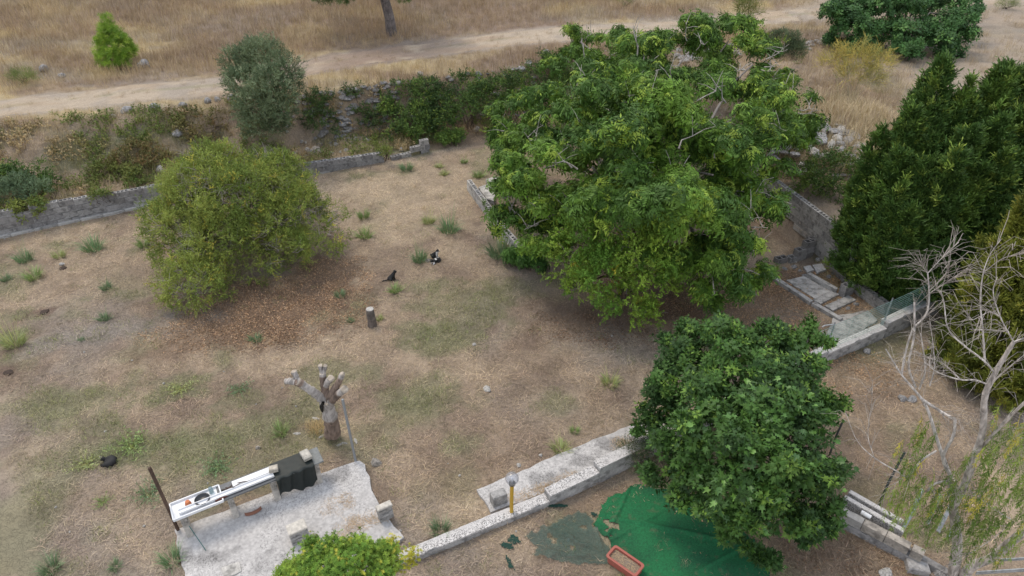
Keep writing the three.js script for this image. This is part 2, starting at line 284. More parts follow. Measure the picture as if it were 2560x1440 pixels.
// wall of laid blocks along [[x, z], ...]; height(s, x) = top of wall, base = ground
function blockWall(o, line, topAt, opt = {}) {
  const seg = []; let S = 0; for (let k = 1; k < line.length; k++) { const [a, b] = [line[k - 1], line[k]], L = Math.hypot(b[0] - a[0], b[1] - a[1]); seg.push([S, L, a, b]); S += L; }
  const at = s => { const q = seg.find(q => s <= q[0] + q[1]) || seg[seg.length - 1], t = (s - q[0]) / q[1]; return [lerp(q[2][0], q[3][0], t), lerp(q[2][1], q[3][1], t), Math.atan2(-(q[3][1] - q[2][1]), q[3][0] - q[2][0])]; };
  const core = new B(); let last = null;
  for (let r = 0; r < 9; r++) {
    const off = r % 2 ? BL / 2 : 0;
    for (let s = -off; s < S - .05; s += BL) {
      const a = Math.max(0, s), e = Math.min(S, s + BL), len = e - a; if (len < .12) continue;
      const [x, z, turn] = at((a + e) / 2), top = topAt((a + e) / 2, x), y = top - (r + 1) * BH, g = Math.min(gh(x, z), gh(x + .2, z + .3)); if (top <= 0 || y + BH < g + .03) continue;
      if (opt.gap && opt.gap((a + e) / 2, r)) continue;
      const geo = len < .35 ? pick(halfBlocks) : r === 0 && !opt.closed ? pick(holeBlocks) : pick(solidBlocks);
      const j = rr(-.006, .006), m = part(o, 'block', geo, pick(opt.mats || blockMs), [x - o.position.x + Math.sin(turn) * j, y - o.position.y + .004, z - o.position.z + Math.cos(turn) * j], turn + rr(-.006, .006));
      if (len >= .35 && len < BL - .02) m.scale.x = len / BL;
      // mortar, set back behind the block faces
      const c = Math.cos(turn), sn = Math.sin(turn), w = BT / 2 - .014, h0 = y, h1 = r === 0 ? y + BH * .1 : y + BH + .002, l = len / 2 - (r === 0 ? .02 : -.001);
      if (r > 0) for (const zz of [-w, w]) { const p = (u, h) => [x + c * u + sn * zz - o.position.x, h - o.position.y, z - sn * u + c * zz - o.position.z]; const k = core.v(...p(-l, h0), [.27, .265, .26]); core.v(...p(l, h0), [.27, .265, .26]); core.v(...p(l, h1), [.27, .265, .26]); core.v(...p(-l, h1), [.27, .265, .26]); core.i.push(k, k + 1, k + 2, k, k + 2, k + 3); }
    }
  }
  if (core.n) part(o, 'mortar', core.geo(), paintM);
  if (opt.foot) for (let s = 0; s < S; s += BL * 1.6) { const [x, z, turn] = at(Math.min(S, s + BL * .8)); if (opt.foot(s, x)) part(o, 'footing_block', pick(footBlocks), concM, [x - o.position.x + Math.sin(turn) * .05, gh(x, z) - .13 - o.position.y + rr(-.01, .01), z - o.position.z + Math.cos(turn) * .05], turn); }
  return o;
}
{ // long back wall
  const line = [[-24.2, -20.9], ...wallLine.slice(1, 4), wallLine[4]], p0 = line[0];
  blockWall(thing('block_wall', 'long weathered grey hollow block wall at the foot of the bank, behind the round bush', 'wall', [p0[0], gh(...p0), p0[1]]), line,
    (s, x) => lerp(1.06, .52, clamp((x + 20) / 12)) + .03 * Math.sin(x * 1.3), { mats: [blockMs[0], blockMs[1], blockMs[3], blockMs[1]], foot: (s, x) => x < -10, gap: (s, r) => r === 0 && hash(Math.round(s * 2), 5) > .95 });
  const l2 = [wallLine[4], [lerp(wallLine[4][0], wallLine[5][0], .97), lerp(wallLine[4][1], wallLine[5][1], .97)]], L = Math.hypot(l2[1][0] - l2[0][0], l2[1][1] - l2[0][1]);
  blockWall(thing('block_wall', 'broken low end of the block wall stepping up to one last raised stack', 'wall', [l2[0][0] + .3, gh(...l2[0]), l2[0][1] - .1]), [[l2[0][0] + .3, l2[0][1] - .13], l2[1]], (s) => s < L * .45 ? .2 : s < L * .62 ? .42 : s < L * .9 ? .66 : .3);
}
{ // tall wall on the right with its lower end
  const line = [[9.01, -27.53], [9.64, -26.18], [10.32, -24.76], [11.13, -22.09]]; line.push([11.6, -20.2]);
  const o = thing('block_wall', 'tall bluish grey block wall standing diagonally in the shade beside the dark conifer', 'wall', [line[2][0], gh(line[2][0] - .5, line[2][1]), line[2][1]]);
  blockWall(o, line, () => 1.65, { mats: [blockMs[2], blockMs[2], blockMs[0]] });
  blockWall(thing('block_wall', 'low concrete wall stub continuing the tall wall toward the wire fence', 'wall', [11.62, gh(11.5, -20), -19.95]), [[11.62, -19.95], [12.2, -18.5]], () => .42, { mats: [blockMs[2]] });
}
{ // low wall left of the walnut
  const line = [[-1.83, -27.35], [-0.92, -24.98], [-0.27, -23.28], [0.38, -21.87]];
  blockWall(thing('block_wall', 'low pale block wall running under the left edge of the walnut tree', 'wall', [line[0][0], gh(...line[0]), line[0][1]]), line, () => .47, { mats: [stoneMs[2], blockMs[2], stoneMs[0]] });
  const r = [[0.38, -21.87], [1.02, -22.09]]; blockWall(thing('block_wall', 'short return of the low pale wall disappearing under the walnut leaves', 'wall', [r[0][0] + .12, gh(...r[0]), r[0][1] - .05]), [[r[0][0] + .16, r[0][1] - .06], r[1]], () => .44, { mats: [blockMs[1]] });
}
// stepped garden wall that crosses the whole yard
{
  const S = [[-5.2, -8.2, .22], [-2.2, -9.66, .22], [.77, -11.12, .4], [2, -11.82, .56], [3.9, -12.93, .5], [9.2, -16.28, .42], [11.44, -17.47, .62], [13.4, -18.58, .62], [18, -21.1, 0]];
  const o = thing('garden_wall', 'stepped concrete garden wall with lichen spotted top from the yellow lamp to the wire fence', 'wall', [.77, gh(.77, -11), -11.12]);
  for (let k = 0; k < S.length - 1; k++) {
    const [ax, az, h] = S[k], [bx, bz] = S[k + 1], L = Math.hypot(bx - ax, bz - az), turn = Math.atan2(-(bz - az), bx - ax), w = .27, mx = (ax + bx) / 2 + Math.sin(turn) * w / 2, mz = (az + bz) / 2 + Math.cos(turn) * w / 2, y0 = Math.min(gh(ax, az), gh(bx, bz)) - .12;
    const lx = mx - o.position.x, lz = mz - o.position.z;
    part(o, 'wall_section', boxGeo(L - .006, h - y0 - .03, w - .012, .01, k * .37, 0), concM, [lx, y0 - o.position.y, lz], turn);
    // worn coping with an uneven top and chipped edge
    const b = new THREE.BoxGeometry(L - .004, .05, w + .008, Math.round(L / .07), 1, 5), p = b.attributes.position;
    for (let i = 0; i < p.count; i++) { const x = p.getX(i), z = p.getZ(i), e = Math.abs(z) > w * .45 ? 1 : 0, n = fbm(x * 4 + k * 9, z * 9, 3); p.setY(i, p.getY(i) + (p.getY(i) > 0 ? (n - .55) * .028 : 0)); p.setZ(i, z - e * Math.sign(z) * .03 * sm(.55, .75, fbm(x * 3 + k, z > 0 ? 5 : 9, 3))); }
    part(o, 'coping', boxUV(b, k * .53, k * .2), capM, [lx, h - .025 - o.position.y + .001, lz], turn);
  }
}
// concrete paving
const plateAt = (name, label, cat, pts, top, thick, m, step = .25, amp = .02) => solo(name, label, cat, plateGeo(rough(pts, step, amp), top, thick), m);
plateAt('concrete_platform', 'cracked white concrete platform carrying the table and the block pillars', 'platform', [[-7.75, -10.17], [-5.81, -11.22], [-4.61, -11.87], [-3.87, -12.23], [-3.7, -12.1], [-3.29, -11.11], [-2.72, -10.26], [-2.45, -9.97], [-3.08, -9.38], [-3.28, -8.99], [-2.93, -7.91], [-6.42, -7.91], [-7.02, -8.9]], .12, .26, slabM, .22, .03);
plateAt('concrete_path', 'long worn concrete slab path lying behind the stepped garden wall', 'path', [[-.86, -11.33], ...[[0.1, -11.82], [0.6, -12.12], [1.36, -12.54], [2.31, -13.04], [3.46, -13.59]], [4.6, -13.75], [4.3, -13.2], [2, -11.9], [.75, -11.2], [-.5, -10.66]], .1, .22, slabM, .2, .025);
solo('concrete_block', 'small square concrete block on the path end beside the lamp', 'block', boxGeo(.36, .34, .22, .012), concM, [-.32, .09, -10.95], .44);
{ // ruined foundation on the right
  const f = (name, label, cat, pts, top, th, m) => plateAt(name, label, cat, pts, top, th, m, .2, .02);
  const bar = (label, a, b, w, h, m = concM) => { const L = Math.hypot(b[0] - a[0], b[1] - a[1]), turn = Math.atan2(-(b[1] - a[1]), b[0] - a[0]), x = (a[0] + b[0]) / 2, z = (a[1] + b[1]) / 2, y = Math.min(gh(x, z), gh(...a), gh(...b)) - .08; return solo('concrete_kerb', label, 'kerb', boxGeo(L, h + .08, w, .012, rnd()), m, [x, y, z], turn, 'kerbs of the ruined foundation'); };
  const [k0, k1, k2] = [[8.8, -21.07], [9.93, -19.04], [10.58, -18.1]];
  bar('long low concrete kerb edging the leafy side of the foundation', k0, k1, .16, .17); bar('kerb piece carrying on from the long kerb to the fence foot', [k1[0] + .05, k1[1] + .04], k2, .16, .15);
  const [c0, c1] = [[10.36, -20.61], [10.98, -19.66]]; bar('short inner concrete kerb beside the standing hollow blocks', c0, c1, .15, .22);
  const [d0, d1] = [[10.14, -19.11], [10.98, -19.66]]; bar('cross kerb between the leaf filled bays, nearer the wall', d0, d1, .3, .09); const [e0, e1] = [[10.41, -18.75], [11.42, -19.34]]; bar('cross kerb between the leaf filled bays, nearer the fence', e0, e1, .32, .09);
  f('concrete_slab', 'flat foundation slab covered with brown leaves inside the kerbs', 'slab', [[9.53, -20.41], [10.24, -20.66], [11.01, -19.78], [10.23, -19.18]], .05, .16, concM);
  f('concrete_slab', 'concrete apron seen through the wire fence', 'slab', [[9.41, -16.73], [10.44, -18.34], [11.67, -18.67], [11.77, -18.13], [10.95, -17.51], [9.67, -16.76]], .05, .14, blockMs[2]);
  f('paving_slab', 'loose pale paving slab by the shaded wall, left of the pair', 'slab', [[10.4, -21.2], [10.69, -21.31], [10.72, -21], [10.42, -20.84]], .09, .07, slabM);
  f('paving_slab', 'loose pale paving slab by the shaded wall, right of the pair', 'slab', [[10.75, -21.31], [11.13, -21.41], [11.15, -21], [10.74, -20.79]], .1, .07, slabM);
  f('paving_slab', 'tilted looking pale slab lying at the foot of the shaded wall', 'slab', [[11.63, -21.2], [11.9, -21.26], [11.99, -20.89], [11.65, -20.74]], .12, .08, slabM);
  const HB = [0, .4].map(u => hollowGeo(.44, .24, .24, 2, 1, .035, u)), t0 = -Math.atan2(1, .36);
  const stack = (label, x, z, n, turn, k = 0) => { const y0 = Math.min(gh(x, z), gh(x + .15, z), gh(x, z + .15)); for (let i = 0; i < n; i++) solo('hollow_block', n > 1 ? `${label}, ${['lowest', 'second', 'third', 'fourth'][i]} of its stack` : label, 'block', HB[(i + k) % 2], pick([blockMs[1], blockMs[3], blockMs[0]]), [x, y0 - .02 + i * .243, z], turn + rr(-.04, .04), 'hollow blocks stacked in the foundation'); };
  const q = [[11.27, -19.57], [11.67, -19.9], [9.72, -21.64], [10.1, -21.72], [10.45, -21.83], [10.76, -21.99], [11.1, -22.21], [11.98, -20.33]];
  stack('dark hollow block standing by the inner kerb', q[0][0], q[0][1], 2, .5); stack('dark hollow block beside the standing pair, nearer the conifer', q[1][0], q[1][1], 2, .5);
  stack('single hollow block on the leaves, farthest from the shaded wall', q[2][0], q[2][1], 1, .4); stack('hollow block of the second pile stepping up to the shaded wall', q[3][0] + .1, q[3][1], 1, .4);
  stack('hollow block of the middle pile by the shaded wall', q[4][0], q[4][1], 2, .4); stack('hollow block of the tall pile touching the shaded wall', q[5][0], q[5][1], 3, .4); stack('hollow block tucked in the corner at the shaded wall', q[6][0] - .1, q[6][1], 3, .4);
  f('broken_concrete', 'broken white concrete slab inside the low wall under the walnut, largest piece', 'slab', [[-1.43, -27.2], [-1, -27.5], [-0.68, -26.98], [-0.72, -25.94], [-1.06, -26.12]], .2, .3, stoneMs[2]);
  f('broken_concrete', 'broken white concrete slab at the far end of the low wall', 'slab', [[-1.14, -27.88], [-0.77, -28.15], [-0.45, -28.03], [-0.51, -27.27], [-0.93, -27.5]], .24, .3, stoneMs[2]);
  f('broken_concrete', 'thin broken concrete piece deeper under the walnut leaves', 'slab', [[-0.58, -27.35], [-0.09, -27.76], [0.07, -26.83], [-0.4, -26.47]], .16, .25, stoneMs[0]);
}
// wire fence on the garden wall
{
  const o = thing('wire_fence', 'green wire mesh fence with grey steel posts on top of the garden wall', 'fence', [9.3, .42, -16.2]);
  const P = [[9.3, -16.2, .42], [11.5, -17.4, .42], [14.2, -18.85, .62]], H = .98, L = p => [p[0] - 9.3, p[2] - .42, p[1] + 16.2];
  for (const p of P) { const [x, y, z] = L(p), b = new B(); b.tube([[x, y - .02, z], [x + .02, y + H + .03, z - .02]], .022, 8, [.30, .32, .34]); part(o, 'post', b.geo(), mat({ vertexColors: true, metalness: .4, roughness: .5 })); }
  const wireM = mat({ color: col([.22, .38, .35]), roughness: .5 }), wire = (pts, r) => { const b = new B(); b.tube(pts, r, 5, [1, 1, 1]); part(o, 'wire', b.geo(), wireM); };
  const ext = [8.75, -15.92, .38];
  const run = [ext, ...P].map(L), N = 12;
  for (let k = 0; k < N; k++) { const h = .04 + k / (N - 1) * (H - .08); wire(run.map((p, i) => [p[0] + .024, p[1] + h + (k > N - 3 ? 0 : 0), p[2] + .024]).flatMap((p, i, a) => i ? [[(p[0] + a[i - 1][0]) / 2, (p[1] + a[i - 1][1]) / 2 - .02 * hash(k, i), (p[2] + a[i - 1][2]) / 2], p] : [p]), .006); }
  for (let i = 1; i < run.length; i++) { const a = run[i - 1], b = run[i], n = Math.round(Math.hypot(b[0] - a[0], b[2] - a[2]) / .16); for (let k = 0; k < n; k += 5) { const t = k / n; wire([[lerp(a[0], b[0], t) + .027, lerp(a[1], b[1], t) + .04, lerp(a[2], b[2], t) + .027], [lerp(a[0], b[0], t) + .027, lerp(a[1], b[1], t) + H - .04, lerp(a[2], b[2], t) + .027]], .003); } }
  const b = new B(); b.tube([[0, H - .02, 0], [-.35, H + .06, .16], [-.42, H + .02, .18]], .018, 6, [.4, .42, .44]); part(o, 'brace', b.geo(), mat({ vertexColors: true, metalness: .4, roughness: .5 }));
}

// ---------- foliage pieces ----------
const ball = () => { let v; do v = V3(rnd() * 2 - 1, rnd() * 2 - 1, rnd() * 2 - 1); while (v.lengthSq() > 1 || v.lengthSq() < .01); return v.normalize(); };
const side = d => V3().crossVectors(d, ball()).normalize();
const tint = (v = .25) => { const a = 1 + (rnd() - .5) * v, b = (rnd() - .5) * v * .35; return [a * (1 + b), a, a * (1 - b)]; };
const STEM = [.9, .75, .55];
// walnut shoot: long pinnate leaves hanging out and down from the tip
function walnutSpray(n = 6, L = .36, lw = .14) {
  const b = new B();
  for (let k = 0; k < n; k++) {
    const a = k / n * 6.283 + rr(-.4, .4), out = V3(Math.cos(a), 0, Math.sin(a)), up = rr(.1, .75), lenL = L * rr(.75, 1.2), c0 = tint(.3);
    for (let j = 1; j <= 5; j++) {
      const t = j / 5, r = lenL * t * .9, y = up * lenL * t - .95 * lenL * t * t, o = V3(out.x * r, y, out.z * r), q = V3(-out.z, 0, out.x);
      const d0 = V3(out.x, -.25 - t * .8, out.z).normalize();
      if (j === 5) b.leaf(o, d0, q, lw * 1.15, lw * .42, .1, c0, .3);
      else for (const s of [-1, 1]) { const d = V3(out.x * .45 + q.x * s, -.35 - t * .35, out.z * .45 + q.z * s).normalize(); b.leaf(o, d, V3().crossVectors(d, UP).normalize(), lw * rr(.75, 1.1), lw * .38, .12, c0, .35); }
    }
  }
  return b.geo();
}
const FIGO = (() => { const p = []; const lob = [[0, 1, .19], [.95, .86, .15], [-.95, .86, .15], [1.9, .58, .13], [-1.9, .58, .13]]; for (let k = 0; k < 26; k++) { const a = -2.7 + 5.4 * k / 25; let r = .46; for (const [c, R, w] of lob) r = Math.max(r, R * Math.exp(-(((a - c) / (w * 2)) ** 2) * 1.4)); p.push([Math.sin(a) * r, Math.cos(a) * r]); } return p; })();
function figLeaf(b, o, d, s, size, c) { const n = V3().crossVectors(d, s), k0 = b.v(o.x, o.y, o.z, c), q = FIGO.map(([x, y]) => { const h = -.28 * (y * y) * size * .5 + Math.abs(x) * .16 * size, Y = y * .62 + .1; return b.v(o.x + d.x * Y * size + s.x * x * size * .55 + n.x * h, o.y + d.y * Y * size + s.y * x * size * .55 + n.y * h, o.z + d.z * Y * size + s.z * x * size * .55 + n.z * h, c); });
  for (let k = 1; k < q.length; k++) b.i.push(k0, q[k], q[k - 1]); }
function figSpray(n = 7, size = .24) {
  const b = new B(); b.tube([[0, -.25, 0], [0, .02, 0]], [.012, .008], 4, [1.6, 1.4, 1.2]);
  for (let k = 0; k < n; k++) { const a = k * 2.4 + rr(-.3, .3), t = k / n, d = V3(Math.cos(a), lerp(-.35, .75, t), Math.sin(a)).normalize(), s = V3(-Math.sin(a), rr(-.2, .2), Math.cos(a)).normalize(), o = V3(d.x * .07, -.12 + .14 * t + d.y * .05, d.z * .07); figLeaf(b, o, d, s, size * rr(.7, 1.15) * (1 - .35 * t), tint(.3)); }
  return b.geo();
}
// twig with small leaves set along it and along side shoots
function twigSpray(n, len, leafL, leafW, { forks = 3, spread = .6, flat = 0, bend = .1, stem = true } = {}) {
  const b = new B(); const rods = [[V3(0, -len * .35, 0), V3(rr(-.1, .1), 1, rr(-.1, .1)).normalize(), len]];
  for (let k = 0; k < forks; k++) { const a = rnd() * 6.283; rods.push([V3(0, rr(-.2, .45) * len, 0), V3(Math.cos(a) * spread, rr(.4, 1), Math.sin(a) * spread).normalize(), len * rr(.4, .75)]); }
  for (const [o, d, L] of rods) {
    if (stem) b.tube([[o.x, o.y, o.z], [o.x + d.x * L, o.y + d.y * L, o.z + d.z * L]], [.006, .003], 3, STEM);
    const m = Math.round(n * L / len / (1 + forks * .58)); for (let k = 0; k < m; k++) { const t = rr(.15, 1.02), p = o.clone().addScaledVector(d, L * t), q = ball().addScaledVector(d, .5); q.y += .15; q.normalize(); if (flat) q.y *= 1 - flat; b.leaf(p, q.normalize(), side(q), leafL * rr(.7, 1.25), leafW * rr(.8, 1.2), .12, tint(.4), bend); }
  }
  return b.geo();
}
function needleTuft(n, len, w) { const b = new B(); for (let k = 0; k < n; k++) { const d = ball(); d.y = Math.abs(d.y) * 1.1 - .15; d.normalize(); const o = V3(0, rr(-.1, .1) * len, 0); b.leaf(o, d, side(d), len * rr(.7, 1.1), w, 0, tint(.35)); } return b.geo(); }
function featherSpray(n, len, th = .12) { // scale-leaved conifer: steep forked feathers
  const b = new B(); for (let k = 0; k < n; k++) { const a = rnd() * 6.283, d = V3(Math.cos(a) * .5, rr(.5, 1.1), Math.sin(a) * .5).normalize(), o = V3(rr(-.05, .05), rr(-.5, .35) * len, rr(-.05, .05)), L = len * rr(.3, .6), c = tint(.4), s = side(d); b.leaf(o, d, s, L, L * th * 1.4, .1, c);
    for (let j = 0; j < 4; j++) { const t = rr(.2, .85), e = d.clone().addScaledVector(s, rr(-.8, .8)).addScaledVector(ball(), .25).normalize(); b.leaf(o.clone().addScaledVector(d, L * t), e, side(e), L * .42, L * th, .1, c); } }
  return b.geo();
}
function rosetteSpray(n, L, W) { const b = new B(); for (let q = 0; q < 5; q++) { const o = V3(rr(-.12, .12), rr(-.16, .1), rr(-.12, .12)); for (let k = 0; k < n; k++) { const a = k * 2.4, t = k / n, d = V3(Math.cos(a), lerp(-.1, 1.4, t), Math.sin(a)).normalize(); b.leaf(o, d, V3(-Math.sin(a), 0, Math.cos(a)), L * rr(.8, 1.1), W, .08, tint(.3), .1); } } return b.geo(); }
function willowStrand(len) { const b = new B(); const x = rr(-.3, .3), z = rr(-.3, .3); b.tube([[0, 0, 0], [x * .5, -len * .3, z * .5], [x * .7, -len, z * .7]], [.004, .003, .002], 3, [1.3, 1.2, .7]); for (let k = 0; k < 34; k++) { const t = rr(.12, 1), p = V3(x * .6 * Math.sqrt(t), -len * t, z * .6 * Math.sqrt(t)), a = rnd() * 6.283, d = V3(Math.cos(a) * .55, -rr(.5, 1), Math.sin(a) * .55).normalize(); b.leaf(p, d, side(d), rr(.08, .14), .017, .05, tint(.45), .1); } return b.geo(); }

const G_walnut = [walnutSpray(6), walnutSpray(7, .4), walnutSpray(5, .32)], G_fig = [figSpray(8, .2), figSpray(9, .17), figSpray(7, .22)], G_small = [0, 1, 2].map(() => twigSpray(46, .5, .05, .03)), G_leafy = [0, 1].map(() => twigSpray(44, .5, .075, .035, { bend: .3 })), G_olive = [0, 1].map(() => twigSpray(54, .5, .075, .018, { spread: .5 })),
  G_bramble = [0, 1].map(() => twigSpray(44, .6, .085, .06, { spread: 1, bend: .3 })), G_needle = [needleTuft(46, .17, .007), needleTuft(40, .2, .007)], G_feather = [featherSpray(24, .5), featherSpray(24, .42), featherSpray(20, .36)], G_ros = [rosetteSpray(9, .08, .022), rosetteSpray(10, .085, .024)], G_lace = [0, 1].map(() => twigSpray(70, .5, .03, .014, { forks: 5, spread: .7, stem: false })), G_wisp = [0, 1].map(() => twigSpray(14, .6, .03, .018, { forks: 5, spread: .8 })), G_willow = [willowStrand(.7), willowStrand(.9), willowStrand(.55)];

// leaves on and inside a set of lobes [x, y, z, r, ry]
function foliage(o, name, lobes, geos, m, per, cols, { up = .35, low = -.55, s = [.8, 1.2], deep = .55, r0 = .62, ragged = .35, keep, gap = 0, jit = .35 } = {}) {
  const lists = geos.map(() => []), P = o.position;
  lobes.forEach(([cx, cy, cz, r, ry = r], li) => {
    const n = Math.round(per * r * (r + ry) / 2);
    for (let k = 0; k < n; k++) {
      const d = ball(); if (d.y < low) { d.y = -d.y; }
      const q = rr(r0 ** 3, 1) ** (1 / 3) * (1 + ragged * (fbm(d.x * 2.2 + li * 5 + d.z, d.y * 2.2 + li * 3 - d.z, 2) - .5));
      const x = cx + d.x * r * q, y = cy + d.y * ry * q, z = cz + d.z * r * q;
      if (y < gh(x, z) + .06) continue;
      let inside = false; for (let j = 0; j < lobes.length && !inside; j++) if (j !== li) { const L = lobes[j], e = ((x - L[0]) / L[3]) ** 2 + ((y - L[1]) / (L[4] ?? L[3])) ** 2 + ((z - L[2]) / L[3]) ** 2; inside = e < deep * deep; }
      if (inside || (keep && !keep(x, y, z)) || (gap && fbm(x * 1.25 + y * .7 + li, z * 1.25 - y * .9, 3) < gap + (rnd() - .5) * .1)) continue;
      const dir = d.clone(); dir.y += up; dir.addScaledVector(ball(), jit).normalize();
      const nz = fbm(x * 1.1 + 7, z * 1.1 + y, 3), c = mix(cols[0], cols[1], sm(.3, .7, nz + (rnd() - .5) * .5)), c2 = cols[2] && rnd() < (cols[3] ?? .06) ? cols[2] : c, v = rr(.8, 1.2);
      lists[k % geos.length].push([x - P.x, y - P.y, z - P.z, dir, rnd() * 6.283, rr(s[0], s[1]), [c2[0] * v, c2[1] * v, c2[2] * v]]);
    }
  });
  geos.forEach((g, i) => lists[i].length && copies(o, name, g, m, lists[i]));
  return lists;
}
// a limb that wanders from a to b
function limb(b, a, e, r0, r1, seg, c, wob = .12, n = 6) { const pts = [], R = []; const L = Math.hypot(e[0] - a[0], e[1] - a[1], e[2] - a[2]); for (let k = 0; k <= n; k++) { const t = k / n, w = Math.sin(t * Math.PI) * L * wob; pts.push([lerp(a[0], e[0], t) + (rnd() - .5) * w, lerp(a[1], e[1], t) + (rnd() - .5) * w + Math.sin(t * Math.PI) * L * .04, lerp(a[2], e[2], t) + (rnd() - .5) * w]); R.push(lerp(r0, r1, t ** .7)); } b.tube(pts, R, seg, c, .15); return pts; }
function skeleton(o, lobes, base, h, r, c, { limbs = 12, twigs = 0, twigR = .012, twigC = c, reach = .8, poke = 1.0, twigL = .8 } = {}) {
  const P = o.position, L = q => [q[0] - P.x, q[1] - P.y, q[2] - P.z], top = [base[0] + rr(-.2, .2), base[1] + h, base[2] + rr(-.2, .2)];
  const t = new B(); limb(t, L([base[0], base[1] - .15, base[2]]), L(top), r, r * .75, 9, c, .08, 6); part(o, 'trunk', t.geo(), woodM);
  const order = lobes.map((q, i) => [i, rnd()]).sort((a, b) => a[1] - b[1]).slice(0, limbs);
  for (const [i] of order) { const q = lobes[i], b = new B(); limb(b, L([top[0], lerp(base[1] + h * .6, top[1], rnd()), top[2]]), L([q[0], q[1] + (q[4] ?? q[3]) * .1, q[2]]), r * .5, r * .16, 6, c, .14, 6); part(o, 'branch', b.geo(), woodM); }
  if (twigs) { const b = new B(); for (let k = 0; k < twigs; k++) { const q = pick(lobes), d = ball(); d.y = Math.abs(d.y) * .8; d.normalize(); const s = [q[0] + d.x * q[3] * .45, q[1] + d.y * (q[4] ?? q[3]) * .45, q[2] + d.z * q[3] * .45], e = [q[0] + d.x * q[3] * poke * rr(.8, 1.05), q[1] + d.y * (q[4] ?? q[3]) * poke * rr(.8, 1.08), q[2] + d.z * q[3] * poke * rr(.8, 1.05)];
      const pts = limb(b, L(s), L(e), twigR * 1.8, twigR * .5, 4, twigC, .2, 4); for (let j = 0; j < 2; j++) { const a = pts[2 + (j % 2)], f = ball(); b.tube([a, [a[0] + f.x * twigL * .3, a[1] + Math.abs(f.y) * twigL * .3 + .05, a[2] + f.z * twigL * .3], [a[0] + f.x * twigL * .55, a[1] + Math.abs(f.y) * twigL * .55, a[2] + f.z * twigL * .55]], [twigR, twigR * .7, twigR * .35], 4, twigC); } }
    const m = part(o, 'twigs', b.geo(), woodM); m.userData.kind = 'stuff'; }
}
const treeAt = (name, label, cat, x, z, dy = 0, group) => thing(name, label, cat, [x, gh(x, z) + dy, z], group);
const GREYBARK = [.30, .285, .28], BROWNBARK = [.13, .10, .08], PALEBARK = [.44, .43, .43];

// break lobes into smaller uneven pads
const pads = (lobes, n, spread, size, flat) => lobes.flatMap(([x, y, z, r, ry = r]) => Array.from({ length: n }, () => { const d = ball(), q = r * size * rr(.75, 1.3); return [x + d.x * r * spread, y + d.y * ry * spread * .75, z + d.z * r * spread, q, q * flat]; }));
// walnut
{
  const lobes = [[0.08, 2.9, -28.34, 0.9], [0.83, 3.5, -25.21, 1.2], [2.06, 4.3, -25.16, 1.5], [3.19, 4.2, -29.49, 1.5], [4.76, 4.2, -32.83, 1.2], [4.93, 5, -27.08, 1.7], [7.29, 5, -29.6, 1.6], [9.78, 4.6, -32.69, 1.4], [9.93, 4.6, -29.29, 1.4], [10.12, 4.2, -25.42, 1.1], [10.69, 3.6, -25.35, 0.8], [5.36, 5.6, -21.79, 1.9], [3.53, 5.3, -21.21, 1.7], [7.55, 4.9, -22.87, 1.6], [8.15, 4, -21.97, 1.2], [7.66, 3.2, -20.36, 0.9], [7.13, 2.8, -19.26, 1], [7, 2.2, -18.35, 0.9], [6.45, 1.6, -17.71, 0.8], [1.07, 3.6, -21.58, 1.4], [0.27, 2.7, -21.31, 0.9], [-0.07, 2, -21.04, 0.6], [1.17, 2.6, -20.12, 1.1], [4.26, 5.1, -18.73, 1.8], [6.02, 4.4, -19.38, 1.6], [2.41, 4.6, -19.51, 1.6], [5.26, 3.2, -18.34, 1.3], [3.41, 3.6, -36.16, 1], [10.72, 3.8, -29.17, 1], [-0.3, 2.4, -27.43, 0.55]];
  const [bx, bz] = [5, -23.4], o = treeAt('walnut_tree', 'large spreading walnut tree with drooping bright green leaves in the middle right', 'tree', bx, bz);
  skeleton(o, lobes, [bx, gh(bx, bz), bz], 1.9, .22, GREYBARK, { limbs: 26, twigs: 95, twigR: .015, twigC: [.5, .49, .48], poke: 1.15, twigL: 1.2 });
  foliage(o, 'foliage', pads(lobes, 11, 1.02, .35, .6), [...G_walnut, G_leafy[0], ...G_walnut.slice(0, 2), G_leafy[1]], leafM, 290, [C(58, 94, 18), C(94, 130, 32), C(132, 158, 50), .12], { up: .6, low: -.4, s: [.42, 1.05], deep: .75, r0: .15, ragged: 1.6, gap: .33, jit: 1.0 });
}
// lighter tree in front of it
{
  const lobes = [[3.99, 4, -21.81, 0.75], [3.54, 3.7, -20.23, 1], [4.3, 3.4, -19.99, 0.9], [3.19, 3.1, -18.99, 1.15], [2.11, 2.5, -18.8, 0.9], [3.89, 2.5, -18.33, 1.1], [2.8, 1.9, -17.92, 1], [1.79, 1.6, -19.05, 0.65], [3.44, 1.1, -17.57, 0.7], [4.45, 1.6, -18.14, 0.8], [2.18, 1, -18.68, 0.5], [4.08, 0.7, -17.49, 0.45]];
  const [bx, bz] = [3.6, -19.2], o = treeAt('plum_tree', 'smaller yellowish green leafed tree standing in front of the walnut', 'tree', bx, bz);
  skeleton(o, lobes, [bx, gh(bx, bz), bz], 1.2, .1, BROWNBARK, { limbs: 10, twigs: 30, twigR: .01, twigC: GREYBARK });
  foliage(o, 'foliage', lobes, G_leafy, leafM, 240, [C(92, 134, 40), C(142, 174, 62), C(186, 176, 52), .008], { up: .3, low: -.6, r0: .5, ragged: .8, gap: .36 });
}
